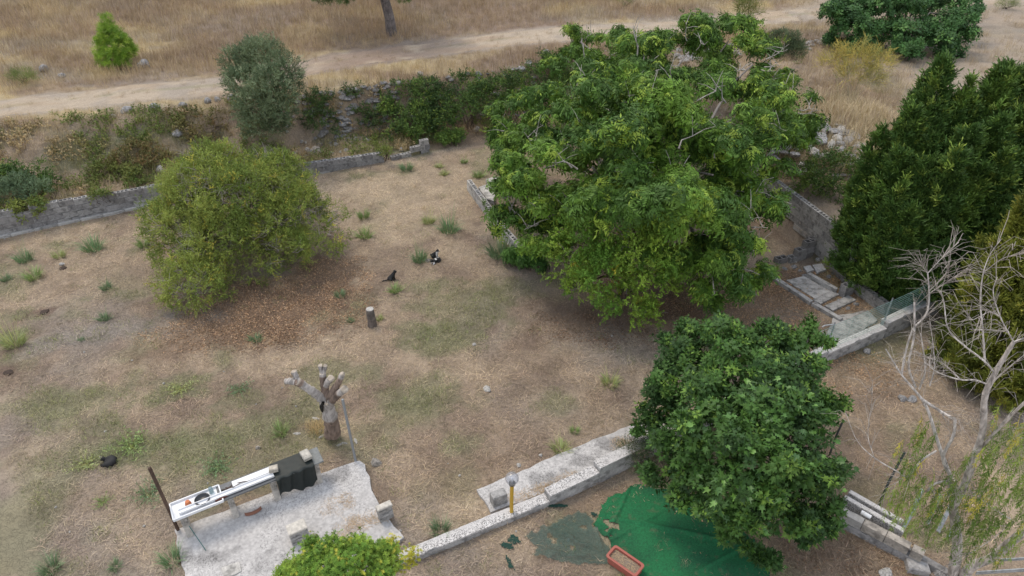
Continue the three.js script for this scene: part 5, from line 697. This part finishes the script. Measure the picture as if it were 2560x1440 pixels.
// ---------- stones, chips and debris ----------
const rocks = [0, 1, 2, 3, 4, 5, 6].map(k => rockGeo(k, .75)), smallRocks = [0, 1, 2, 3].map(k => rockGeo(k + 20, .7, 1));
const rock = (label, x, z, s, m, group, name = 'rock', fl = 1) => { const o = solo(name, label, name === 'rock' ? 'rock' : 'stone', pick(rocks), m, [x, gh(x, z) + s * .12 * fl, z], rnd() * 6.283, group); o.scale.set(s, s * fl, s * rr(.7, 1)); return o; };
for (const [label, p, s, m] of [
  ['grey rock by the track edge below the young pine', [[-19.08, -36.78]], .75, 1], ['pale rock half buried in the field at the left', [[-23.85, -36.07]], .6, 1], ['small pale rock in the field left of the young pine', [[-22.52, -35.21]], .4, 0],
  ['grey boulder at the edge of the track, leftmost of the edge row', [[-16.15, -30.99]], .5, 1], ['grey boulder at the edge of the track, second from the left', [[-15.02, -31.34]], .45, 1], ['grey boulder of the edge row, third from the left', [[-14.06, -31.85]], .45, 1], ['grey boulder of the edge row, fourth from the left', [[-13.69, -32.01]], .4, 1], ['grey boulder of the edge row nearest the olive tree', [[-13.07, -32.22]], .5, 1], ['low pale stone below the edge row', [[-17.25, -30.62]], .6, 0], ['small pale stone left of the edge row', [[-17.7, -30.24]], .25, 2],
  ['white stone above the ivy on the bank edge', [[-4.65, -35.63]], .38, 2], ['grey stone on the bank edge above the middle brambles', [[-1.73, -35.95]], .45, 1], ['pale stone on the bank edge, left of a pair by the yellow shoots', [[0.52, -36.78]], .45, 0], ['pale stone on the bank edge, right of a pair by the yellow shoots', [[0.84, -37.24]], .5, 0], ['white stone on the edge at the walnut crown', [[1.92, -39.19]], .5, 0], ['white flat stone above the walnut crown', [[3.85, -39.55]], .6, 2], ['dark stone above the walnut crown near the track', [[9.09, -41.07]], .6, 1],
  ['big white boulder on the slope above the block wall', [[-15.03, -27.77]], .62, 2], ['grey stone low on the slope behind the round bush', [[-14.76, -29.6]], .5, 1], ['reddish white stone at the foot of the bank, top of a small heap', [[-9.29, -31.06]], .42, 3], ['grey stone at the foot of the bank, lower of a small heap', [[-9.33, -30.63]], .45, 1], ['grey stone behind the broken wall end', [[-5.21, -31.12]], .32, 0], ['white flat stone right of the bramble row', [[-2.52, -32.87]], .4, 2], ['pale stone at the foot of the bank left of the walnut', [[-1.76, -33.67]], .5, 3],
  ['grey stone at the foot of the garden wall behind the fig', [[10.81, -16.6]], .26, 1], ['grey rock beside the white branches, left of a pair', [[10.94, -14.52]], .28, 1], ['grey rock beside the white branches, right of a pair', [[11.18, -14.49]], .3, 1], ['white rough stone under the fig at its right foot', [[7.39, -10.32]], .36, 0], ['pale stone at the bottom edge near the block debris', [[8.13, -9.11]], .28, 2],
  ['round flat pale stone beside the two black and white cats', [[-3.06, -21.74]], .25, 3], ['white stone in the grass right of the stump', [[-1.17, -16.94]], .13, 2], ['white pebble stone by the path slab', [[0.17, -12.14]], .13, 2], ['white bone like chip in front of the path slab', [[0.74, -12.47]], .12, 2], ['flat white chip in the middle of the yard', [[-0.71, -14.97]], .3, 2],
  ['mauve flat stone in the grass above the table', [[-6.6, -12.74]], .15, 3], ['pinkish clay stone right of the grey pole', [[-3.45, -12.21]], .3, 3], ['grey stone under the tall wall among leaves', [[10.26, -21.64]], .15, 2],
]) rock(label, p[0][0], p[0][1], s, stoneMs[m], undefined, 'rock', s > .2 && /flat/.test(label) ? .5 : 1);
for (const p of [[-5.72, -13.26], [-5.12, -13.38], [-5.02, -13.16], [-4.61, -13.16], [-4.38, -12.91], [-4.49, -12.85], [-5.34, -13.82], [-4.1, -12.98]]) { const o = rock('pale bark chip on the ground around the dead trunk', p[0], p[1], rr(.16, .26), stoneMs[2], 'bark chips around the dead trunk', 'bark_chip', .25); o.scale.z *= .5; }
for (const p of [[-19.32, -23.24], [-18.71, -23.18], [-10.82, -13.3], [-10.55, -12.4], [-10.19, -10.19], [-10.86, -10.86], [-7.49, -11.57], [-8.55, -10.35], [-8.71, -9.82], [-6, -14.28], [-6.58, -15.01], [-2.5, -17.27], [-11.41, -16.23], [-13.03, -16.6], [-10.02, -15.17], [-7.13, -14.36], [-1.3, -11.82], [-2.58, -10.19], [1.28, -9.97], [0.09, -10.19], [-1.62, -12.21], [-13.53, -14.84], [3.13, -17.37], [4.35, -16.41], [-8.47, -15.69]]) rock('tiny white pebble lying in the dry grass', p[0], p[1], rr(.05, .09), stoneMs[2], 'white pebbles scattered over the yard', 'pebble');
for (const [label, p, s] of [['dark brown clod of earth at the left', [[-15.31, -18.62]], .3], ['brown clod of earth at the left edge', [[-14.77, -15.65]], .34], ['dark brown clod under the pale lump at the left', [[-16.05, -21.22]], .26]]) { const o = rock(label, p[0][0], p[0][1], s, mat({ color: col([.075, .05, .038]), map: concreteTex }), undefined, 'earth_clod', .45); o.userData.category = 'clod'; }
{ const [x, z] = [[-16.12, -21.32]][0]; const o = solo('pale_lump', 'small pale lump lying on a dark clod among the left grass clumps', 'stone', rocks[2], stoneMs[2], [x, gh(x, z) + .1, z - .02], .4); o.scale.set(.2, .17, .15); }
{ // dry stone facing that shows between the brambles
  const o = thing('dry_stone_wall', 'old dry stone retaining wall below the track, half hidden by brambles', 'wall', [-6.5, gh(-6.5, zU(-6.5) + 1.4), zU(-6.5) + 1.4]), P = o.position;
  for (let k = 0; k < 230; k++) { const x = k < 120 ? rr(-9.2, -5.6) : rr(-10.5, 1.5), d = rr(.05, 1.6), z = zU(x) + d, s = k < 120 ? rr(.2, .5) : rr(.18, .42), m = part(o, 'stone', pick(smallRocks), pick([stoneMs[1], blockMs[3], blockMs[1], blockMs[3]]), [x - P.x, gh(x, z) - P.y + .02, z - P.z], rnd() * 6.28); m.scale.set(s, s * .8, s); m.rotation.x = rr(-.4, .4); }
  const q = thing('dry_stone_wall', 'grey dry stone wall at the upper right between the bushes below the track', 'wall', [14.2, gh(14.2, zU(14.2) + 1.2), zU(14.2) + 1.2]), R = q.position;
  for (let k = 0; k < 120; k++) { const x = rr(9, 18.5), d = rr(0, 1.5), z = zU(x) + d, s = rr(.25, .5), m = part(q, 'stone', pick(smallRocks), pick(stoneMs.slice(0, 2)), [x - R.x, gh(x, z) - R.y + .05, z - R.z], rnd() * 6.28); m.scale.set(s, s * .8, s); m.rotation.x = rr(-.4, .4); }
  const c = [[12.34, -27.96]][0], e = thing('rubble_heap', 'heap of grey rubble stones beside the dry grass mound at right', 'rubble', [c[0], gh(c[0], c[1]), c[1]]), S = e.position;
  for (let k = 0; k < 230; k++) { const a = rnd() * 6.283, r = Math.sqrt(rnd()), x = c[0] + Math.cos(a) * r * 2.6 + r * Math.sin(a) * .5, z = c[1] + Math.sin(a) * r * 2.4, s = rr(.2, .62), m = part(e, 'stone', pick(smallRocks), pick([...stoneMs.slice(0, 3), stoneMs[1]]), [x - S.x, gh(x, z) - S.y + .5 * (1 - r) + .03, z - S.z], rnd() * 6.28); m.scale.set(s, s * .75, s * rr(.6, 1)); m.rotation.x = rr(-.5, .5); }
}
for (const p of [[10.09, -21.25], [10.24, -21.04], [10.29, -20.69], [10.85, -20.39], [11.11, -20.64], [11.33, -20.84], [10.96, -19.21], [10.48, -19.43], [11.07, -18.8], [11.43, -19.02], [11.72, -21.35], [11.37, -21.59], [11.13, -21.72], [9.73, -21.14]]) rock('broken piece of block lying among the leaves in the foundation', p[0], p[1], rr(.12, .26), pick([blockMs[0], blockMs[1], stoneMs[0]]), 'rubble pieces in the foundation', 'rubble_piece');
// scattered stones at the foot of the bank
for (let k = 0; k < 34; k++) { const x = rr(-10.5, -6.3), z = zU(x) + rr(1.3, 2.9); rock('small pale stone in the scree at the foot of the bank behind the broken wall', x, z, rr(.1, .3), pick(stoneMs), 'scree stones behind the broken wall', 'scree_stone'); }
// ---------- debris and old fence at the bottom right ----------
{
  const W = [[7.59, -10.47], [8.74, -9.5], [8.99, -9.3]];
  blockWall(thing('low_block_wall', 'low wall of old grey blocks at the bottom right below the fig', 'wall', [W[0][0], gh(...W[0]), W[0][1]]), W, () => .46, { closed: true, mats: [stoneMs[1], blockMs[0], stoneMs[3], blockMs[2]] });
  const beam = (label, a, b, w, h, y, m = concM) => { const L = Math.hypot(b[0] - a[0], b[1] - a[1]); solo('concrete_beam', label, 'beam', boxGeo(L, h, w, .015, rnd()), m, [(a[0] + b[0]) / 2, y, (a[1] + b[1]) / 2], Math.atan2(-(b[1] - a[1]), b[0] - a[0])); };
  let g = [[7.83, -10.89], [8.81, -9.94]]; beam('pale concrete beam behind the old block wall, nearer one', g[0], g[1], .13, .42, -.02, capM); g = [[8.04, -11.09], [8.93, -10.23]]; beam('pale concrete beam behind the old block wall, farther one', g[0], g[1], .13, .36, -.02, capM);
  g = [[8.8, -9.61], [9.42, -9.03]]; beam('dark wet concrete beam at the foot of the willow', g[0], g[1], .16, .24, -.03, blockMs[3]);
  const pipe = (name, label, cat, pts, r, m) => { const b = new B(); b.tube(pts.map(p => [p[0] - pts[0][0], p[1] - pts[0][1], p[2] - pts[0][2]]), r, 10, [1, 1, 1]); solo(name, label, cat, b.geo(), m, pts[0]); };
  const V = (x, y, z) => [x, y, z];
  pipe('pipe_piece', 'short white plastic pipe lying on the old block wall', 'pipe', [V(7.98, 0.5, -10.36), V(8.14, 0.5, -10.21)], .05, whiteM);
  pipe('wooden_post', 'pale bluish peeling post leaning between the willow and the beams', 'post', [V(8.94, 0.15, -10.16), V(9.16, 0.45, -10.37), V(9.4, 0.9, -10.69)], .045, mat({ color: col([.45, .52, .56]), map: concreteTex }));
  pipe('striped_pole', 'red and white worn pole lying level under the willow leaves', 'pole', [V(10.03, 0.6, -11.03), V(10.59, 0.6, -10.41), V(11.16, 0.6, -9.88)], .025, mat({ color: col([.6, .46, .36]), map: lichenTex }));
  pipe('fence_post', 'dark green leaning fence post by the block debris', 'post', [V(8.73, 0, -10.88), V(8.95, 0.55, -11.18), V(9.39, 1.05, -11.66)], .028, mat({ color: col([.012, .022, .02]) }));
  pipe('fence_post', 'black post standing right of the fig crown', 'post', [V(8.19, 0, -12.54), V(8.3, 0.5, -12.72), V(8.41, 0.85, -12.85)], .025, darkM);
  pipe('rail', 'brownish rail sticking out of the fig crown to the black post', 'rail', [V(7.23, 0.6, -13.16), V(8, 0.6, -12.35)], .02, mat({ color: col([.16, .12, .10]) }));
  const plank = (label, a, b, w) => { const d = V3(b[0] - a[0], b[1] - a[1], b[2] - a[2]), L = d.length(), m = solo('metal_strip', label, 'strip', boxGeo(w, L, .02, .004), mat({ color: col([.38, .41, .44]), map: concreteTex, roughness: .6 }), a); m.quaternion.setFromUnitVectors(UP, d.normalize()); };
  plank('grey metal strip leaning under the willow, leftmost', V(9.61, 0.1, -10.33), V(10.04, 0.5, -10.85), .06); plank('grey metal strip leaning under the willow, widest', V(9.75, 0.1, -10.12), V(10.22, 0.5, -10.65), .1); plank('grey metal strip leaning behind the willow trunk', V(9.88, 0.1, -9.96), V(10.16, 0.5, -10.25), .08);
  plank('flat grey strip at the right edge under the willow limb', V(9.99, 0.2, -9.01), V(11.16, 0.25, -9.06), .1); plank('flat pale strip at the right edge above the other one', V(10.65, 0.25, -9.29), V(11.33, 0.3, -9.3), .08);
  const [bx, bz] = [[8.86, -9.22]][0]; solo('concrete_block', 'pale weathered block lying at the bottom edge beside the willow foot', 'block', boxGeo(.44, .2, .28, .02), stoneMs[0], [bx, gh(bx, bz) - .02, bz], -.2); const [cx, cz] = [[9.31, -9.11]][0]; rock('grey rough stone touching the willow trunk foot', cx, cz, .36, stoneMs[1]);
  const b = new B(); b.tube([[0, .04, 0], [.25, .09, -.12], [.5, .07, -.18], [.7, .03, -.1]], .008, 5, [.36, .31, .27]); const [tx, tz] = [[1.71, -11.35]][0]; solo('curved_twig', 'bent pale twig on the ground below the middle wall step', 'twig', b.geo(), woodM, [tx, gh(tx, tz), tz], .1);
}

// ---------- grass clumps ----------
function clumpGeo(n, h, spread, w, stalks = 0) { const b = new B(); for (let k = 0; k < n; k++) { const a = rnd() * 6.283, r = Math.sqrt(rnd()) * spread * .45, L = rr(.4, 1) * h, o = rr(.15, .75) * spread, c = tint(.5); b.blade(Math.cos(a) * r, -.02, Math.sin(a) * r, Math.cos(a + rr(-.5, .5)) * o, L, Math.sin(a + rr(-.5, .5)) * o, w * Math.sin(a), w * Math.cos(a), rr(0, .2), c); } for (let k = 0; k < stalks; k++) { const a = rnd() * 6.283, L = h * rr(1.6, 2.6), t = rr(.05, .22); b.blade(Math.cos(a) * spread * .2, 0, Math.sin(a) * spread * .2, Math.cos(a) * t, L, Math.sin(a) * t, w * .45, w * .3, .02, [1.5, 1.4, 1.3]); } return b.geo(); }
const G_clump = [clumpGeo(170, .34, .32, .006), clumpGeo(200, .4, .36, .006, 12), clumpGeo(150, .26, .3, .007, 6)];
const weedGeo = [0, 1].map(() => { const b = new B(); for (let k = 0; k < 26; k++) { const a = rnd() * 6.283, L = rr(.25, .6), d = V3(Math.cos(a), rr(.12, .6), Math.sin(a)).normalize(); b.tube([[0, 0, 0], [d.x * L, d.y * L * .8, d.z * L]], [.004, .002], 3, [1, .9, .6]); for (let j = 0; j < 16; j++) { const p = d.clone().multiplyScalar(L * rr(.2, 1)); p.y *= .8; const q = ball(); q.y = Math.abs(q.y) + .2; q.normalize(); b.leaf(p, q, side(q), rr(.05, .1), rr(.012, .026), .1, tint(.5), .1); } } return b.geo(); });
const clumpMs = [C(116, 142, 98), C(136, 156, 94), C(158, 166, 108), C(110, 132, 94)].map(c => mat({ color: col(c), vertexColors: true, roughness: .75 }));
for (const [label, px, s, kind, m] of [
  ['green grass clump nearest the left edge under the block wall', [[-17.69, -21.72]], .9, 1, 0], ['thin yellowish grass clump between two green ones at the left', [[-16.56, -21.96]], .8, 2, 2], ['thick round dark green grass clump below the block wall', [[-15.55, -22.46]], 1.15, 0, 0], ['grass clump beside the pale lump at the left', [[-16.76, -20.63]], 1, 0, 1], ['small grass clump touching the left edge', [[-17.63, -20.48]], .6, 2, 3], ['low green grass clump at the left side of the round bush', [[-13.82, -22.77]], 1, 2, 1], ['small dark tuft below the left side of the round bush', [[-13.89, -19.95]], .7, 2, 3], ['tuft with one tall dry stalk in the grey ground at left', [[-13.17, -18.24]], .55, 1, 3], ['tiny dark tuft left of centre in the grey ground', [[-13.39, -17.17]], .35, 2, 3], ['tall yellowish grass clump at the left edge, middle height', [[-15.32, -16.94]], .95, 1, 2],
  ['tall grass clump right of the round bush, upper one', [[-5.92, -24.87]], .75, 1, 1], ['bright grass clump right of the round bush, lower one', [[-5.64, -23.41]], 1.05, 0, 1], ['grass tuft below the broken end of the block wall', [[-4.75, -29.22]], .8, 1, 0], ['grass tuft between the wall end and the walnut, upper', [[-3.32, -29.55]], .65, 2, 2], ['grass tuft between the wall end and the walnut, lower', [[-3.02, -28.77]], .75, 2, 2], ['green grass tuft at the upper end of the low pale wall', [[-1.49, -28.57]], .85, 0, 1], ['grass tuft with fine stalks left of the dark green one', [[-3.29, -24.46]], .7, 1, 2], ['dark green grass clump with tall stalks beside the low pale wall', [[-2.45, -23.87]], 1.05, 1, 0], ['dark green grass clump left of the two black and white cats', [[-3.33, -21.72]], .85, 1, 0], ['light green tuft below the sitting black cat', [[-3.98, -19.76]], .75, 0, 1], ['faint green tuft right of the brown leaf litter', [[-5.8, -19.52]], .75, 2, 3], ['spiky dark grass clump at the lower corner of the low pale wall', [[-0.41, -22.04]], 1.2, 1, 3], ['tuft of pale green grass left of the fig crown', [[2.82, -15.14]], .95, 2, 2], ['tiny bright green tuft above the path slab', [[1.67, -13.3]], .4, 2, 1], ['yellow green grass patch at the edge of the path slab', [[1.26, -12.67]], .8, 2, 2], ['grey green grass clump between the platform and the garden wall', [[-1.64, -10.19]], .75, 0, 3], ['grass clump against the left side of the platform', [[-7.51, -9.41]], .85, 0, 0], ['faint tuft below the leaf litter under the round bush', [[-7.95, -17.13]], .7, 2, 3], ['green tuft left of the dead trunk', [[-6.15, -13.28]], .7, 0, 1], ['small grass tuft beside the lone stump', [[-4.26, -18.19]], .45, 2, 2], ['small tuft left of the lone stump', [[-5.18, -18.09]], .4, 2, 3], ['tuft at the lower left corner of the yard', [[-10.09, -9.21]], .8, 0, 3], ['tuft near the bottom left, right of the corner one', [[-8.71, -9.28]], .5, 2, 3], ['grass tuft right of the walnut wall near the upper rubble', [[-2.2, -29.97]], .6, 2, 1],
]) { const [x, z] = px[0]; const o = solo('grass_clump', label, 'grass clump', G_clump[kind], clumpMs[m], [x, gh(x, z) + .01, z], rnd() * 6.283, 'green grass clumps in the yard'); o.scale.set(s * rr(1.3, 1.8), s * rr(1.1, 1.6), s * rr(1.3, 1.8)); }
for (const [label, px, s, m] of [['big sprawling green weed behind the curled black cat', [[-9.88, -12.74]], 1.05, 1], ['yellow green weed left of the curled black cat', [[-10.78, -12.14]], .75, 2], ['wide green weed above the table', [[-7.41, -12.05]], .95, 0], ['sprawling olive green weed left of the rusty pole', [[-8.8, -11.21]], .9, 3], ['small round weed left of the rusty pole, farther out', [[-9.8, -11]], .5, 1], ['pale green weed patch left of the dead trunk', [[-9.41, -14.92]], .8, 2], ['olive weed patch above the dead trunk', [[-7.76, -14.92]], .75, 3]]) { const [x, z] = px[0]; const o = solo('weed', label, 'weed', pick(weedGeo), clumpMs[m], [x, gh(x, z) + .02, z], rnd() * 6.283, 'sprawling weeds in the yard'); o.scale.set(s * 1.15, s, s * 1.15); }

// ---------- uncounted ground cover ----------
{
  const inPoly = (x, z, Q) => { let r = false; for (let i = 0, j = Q.length - 1; i < Q.length; j = i++) if ((Q[i][1] > z) !== (Q[j][1] > z) && x < (Q[j][0] - Q[i][0]) * (z - Q[i][1]) / (Q[j][1] - Q[i][1]) + Q[i][0]) r = !r; return r; };
  const clear = [[[-7.88, -10.3], [-5.88, -11.38], [-3.89, -12.4], [-3.28, -11.21], [-2.48, -10.08], [-3.11, -9.46], [-3.31, -9.07], [-2.95, -7.98], [-6.64, -7.98], [-7.14, -8.97]], [[-0.88, -11.35], [0.61, -12.21], [3.5, -13.75], [4.29, -13.45], [2.22, -12.08], [-0.47, -10.63]], [[1.98, -10.61], [2.43, -11.23], [3.15, -11.57], [4.89, -10.97], [5.6, -9.77], [5.49, -8.24], [2.83, -8.24], [2.21, -9.75]], [[1.52, -10.8], [1.89, -10.52], [2.25, -9.72], [2.29, -9.31], [1.06, -9.38], [0.36, -9.56], [0.46, -10.19], [1.32, -10.63]]];
  const ok = (x, z, w = 1) => { const q = clear.findIndex(c => inPoly(x, z, c)); return q < 0 || (q === 3 ? rnd() < .4 : rnd() < (q === 2 ? .09 : .03)); };
  const thatch = [0, 1, 2].map(() => { const b = new B(); for (let k = 0; k < 44; k++) { const a = rnd() * 6.283, L = rr(.05, .2), x = rr(-.24, .24), z = rr(-.24, .24), w = rr(.0025, .005), c = rr(.5, 1.4); b.blade(x, rr(-.005, .012), z, Math.cos(a) * L, rr(.004, .05), Math.sin(a) * L, -Math.sin(a) * w, Math.cos(a) * w, rr(0, .15), [c, c * rr(.94, 1.02), c * rr(.82, 1)]); } return b.geo(); });
  const tall = [0, 1, 2].map(() => { const b = new B(); for (let k = 0; k < 30; k++) { const a = rnd() * 6.283, r = Math.sqrt(rnd()) * .3, L = rr(.25, .6), o = rr(.05, .3), w = rr(.003, .006), c = rr(.75, 1.3); b.blade(Math.cos(a * 3) * r, -.02, Math.sin(a * 3) * r, Math.cos(a) * o, L, Math.sin(a) * o, -Math.sin(a) * w, Math.cos(a) * w, rr(0, .25), [c, c * rr(.93, 1.02), c * rr(.8, 1)]); } return b.geo(); });
  const short = [0, 1].map(() => { const b = new B(); for (let k = 0; k < 34; k++) { const a = rnd() * 6.283, r = Math.sqrt(rnd()) * .22, L = rr(.05, .13), o = rr(.02, .12), w = rr(.003, .005); b.blade(Math.cos(a * 3) * r, -.01, Math.sin(a * 3) * r, Math.cos(a) * o, L, Math.sin(a) * o, -Math.sin(a) * w, Math.cos(a) * w, rr(0, .3), tint(.5)); } return b.geo(); });
  const litter = [0, 1].map(() => { const b = new B(); for (let k = 0; k < 40; k++) { const d = ball(); d.y *= .35; d.normalize(); b.leaf(V3(rr(-.25, .25), rr(.005, .03), rr(-.25, .25)), d, side(d), rr(.035, .075), rr(.02, .035), .1, tint(.7)); } return b.geo(); });
  const lists = { t: [[], [], []], h: [[], [], []], s: [[], []], l: [[], []] };
  const add = (L, x, y, z, s, c, v = .35) => { const k = rr(1 - v, 1 + v), n = V3(rr(-.06, .06), 1, rr(-.06, .06)).normalize(); pick(L).push([x, y, z, n, rnd() * 6.283, s, [c[0] * k, c[1] * k, c[2] * k]]); };
  // yard thatch
  for (let x = -25; x < 19; x += .27) for (let z = -36; z < -7; z += .27) { const X = x + rr(-.14, .14), Z = z + rr(-.14, .14); if (Math.abs(X) > 3 - Z * .78 || zU(X) > Z + .2 || !ok(X, Z)) continue; const c = groundCol(X, Z), g = gh(X, Z); add(lists.t, X, g, Z, rr(.8, 1.3), c, .42);
    const green = c[1] / c[0]; if (green > .83 && rnd() < (green - .82) * 7) add(lists.s, X, g, Z, rr(.7, 1.3), mix(C(112, 122, 72), C(140, 140, 92), rnd())); }
  // low dry tussocks and sprigs that roughen the yard
  for (let k = 0; k < 4200; k++) { const X = rr(-24, 15), Z = rr(-32, -8); if (Math.abs(X) > 3 - Z * .78 || zU(X) > Z - 2 || (X < -3 && Z < zA(X) + .4) || fbm(X * .8 + 3, Z * .8, 3) < .47 || !ok(X, Z, 0)) continue; const c = groundCol(X, Z), gr = rnd() < .22; add(gr ? lists.s : lists.h, X, gh(X, Z) - .01, Z, gr ? rr(.5, 1.2) : rr(.16, .36), gr ? mix(C(104, 120, 66), C(140, 144, 88), rnd()) : [c[0] * 1.08, c[1] * 1.06, c[2]], .35); }
  // blown straw lying on the concrete
  for (const [cx, cz, y, rx, rz, n] of [[-3.59, -10.23, .125, .55, .25, 26], [-4.08, -10.86, .125, .3, .25, 9], [1.18, -11.55, .105, .5, .14, 20], [0.39, -11.15, .105, .4, .12, 14], [2.75, -12.76, .105, .3, .12, 10], [3.82, -13.28, .105, .3, .2, 10]]) for (let k = 0; k < n; k++) { const a = rnd() * 6.283, r = Math.sqrt(rnd()); add(lists.t, cx + Math.cos(a) * r * rx, y, cz + Math.sin(a) * r * rz - Math.cos(a) * r * rx * .5, rr(.4, .8), STRAW, .3); }
  // standing dry grass: upper field, bank, right plot, wall feet
  for (let x = -44; x < 44; x += .36) for (let z = -72; z < -21; z += .36) { const X = x + rr(-.18, .18), Z = z + rr(-.18, .18); if (Math.abs(X) > 4 - Z * .78) continue; const d = Z - zU(X), up = d < .6, left = X < -3 && Z < zA(X) - .3, rt = X > xC(Z) + .6 && Z < -24; if (!up && !left && !rt && !(d < 3 && X < 2)) continue;
    if (Z < -55 && rnd() < .35) continue; const road = onRoad(X, Z); if (up && rnd() < road * (Math.abs(roadD(X, Z) + .2) < .45 ? .7 : .95)) continue; const bare = X > 18 ? sm(18, 22, X) * .85 : 0; if (rnd() < bare) continue;
    const n = fbm(X * .35 + 4, Z * .35, 3); let c = groundCol(X, Z); c = mix(c, mix(GOLD, C(204, 182, 140), rnd()), .3); if (!up && left && rnd() < .3) c = mix(C(118, 120, 70), C(140, 134, 84), rnd());
    const edge = clamp((Math.abs(roadD(X, Z)) - RH) / 2); add(lists.h, X, gh(X, Z), Z, up ? lerp(.45, 1, edge) * lerp(.6, 1.35, n) : rr(.55, 1.1), c, .28); }
  // bleached long grass on the mound
  for (let k = 0; k < 520; k++) { const a = rnd() * 6.283, r = Math.sqrt(rnd()) * 3.3, X = 14.4 + Math.cos(a) * r, Z = -28.8 + Math.sin(a) * r * 1.1; add(lists.h, X, gh(X, Z), Z, rr(.9, 1.6), mix(C(206, 192, 164), C(182, 164, 138), rnd()), .2); }
  for (const [x, z] of [[-5.28, -13.57], [-5.15, -13.48], [-5.33, -13.42], [-5.04, -13.33], [-5.15, -13.28], [-5.43, -13.54], [-5.03, -13.51]]) for (let k = 0; k < 3; k++) add(lists.h, x + rr(-.1, .1), gh(x, z), z + rr(-.1, .1), rr(.4, .75), C(204, 182, 140), .15);
  // fallen leaves: under the bush, the walnut, in the foundation
  const drop = (cx, cz, rx, rz, n, c) => { for (let k = 0; k < n; k++) { const a = rnd() * 6.283, r = Math.sqrt(rnd()), X = cx + Math.cos(a) * r * rx, Z = cz + Math.sin(a) * r * rz; add(lists.l, X, gh(X, Z), Z, rr(.7, 1.1), c, .35); } };
  const LB = C(166, 136, 106), LD = C(124, 100, 80);
  drop(-7.66, -18.84, 3, 1.9, 330, LB); drop(-7.6, -18.62, 3.2, 2, 160, LD); drop(-6.43, -20.48, 1.6, 1.6, 110, LB); drop(-9.22, -17.57, 2.6, .9, 90, LB); drop(7.59, -19.07, 2.6, 1.8, 200, LB); drop(4.71, -17.78, 2.6, 1.2, 140, LD); drop(9.9, -19.99, 1.4, 1.2, 130, LB); drop(10.96, -19.52, 1, .8, 90, LB); drop(11.55, -20.73, .9, .6, 50, LB); drop(2.54, -17.78, 2, 1, 70, LD); drop(7.77, -9.56, 1.6, .7, 50, LD); drop(4.43, -10.19, 1.2, .8, 14, LB); drop(9.88, -15.69, 1.5, 1, 60, LB); drop(3.23, -22.04, 3, 2, 160, LD);
  // low tangle on the bank behind the block wall
  const tangle = { u: [[], []] }; lists.u = tangle.u;
  for (let k = 0; k < 5200; k++) { const X = rr(-30, 3), A = X < -3.5 ? zA(X) - .35 : zU(X) + 3.2, Z = lerp(zU(X) + .1, A, rnd()); if (Math.abs(X) > 3 - Z * .78) continue; const n = fbm(X * .45 + 13, Z * .6, 3), m = fbm(X * 1.1, Z * 1.1 + 50, 3); if (m < .45 || (X > -10 && rnd() < .45)) continue;
    const c = n > .53 ? mix(C(84, 108, 44), C(126, 136, 66), rnd()) : n > .47 ? mix(C(132, 130, 78), C(156, 146, 98), rnd()) : mix(C(160, 140, 102), C(188, 168, 128), rnd()); add(lists.u, X, gh(X, Z) + .08, Z, rr(.45, .95), c, .3); }
  const names = { u: ['bank_undergrowth', 'tangled brown and green undergrowth covering the bank', G_bramble], t: ['dry_grass_thatch', 'short flattened dry straw covering the yard', thatch], h: ['tall_dry_grass', 'standing dry yellow grass over the field and the bank', tall], s: ['short_green_grass', 'thin short green grass in patches across the yard', short], l: ['fallen_leaves', 'brown fallen leaves under the bush, the walnut and in the foundation', litter] };
  for (const k in names) { const o = new THREE.Group(); o.name = names[k][0]; o.userData = { label: names[k][1], category: k === 'l' ? 'leaves' : 'grass', kind: 'stuff' }; scene.add(o); names[k][2].forEach((g, i) => lists[k][i].length && copies(o, k === 'u' ? 'scrub' : 'blades', g, grassM, lists[k][i])); console.log(k, lists[k].map(l => l.length).join(' ')); }
}
shade(scene);
renderer.render(scene, camera);
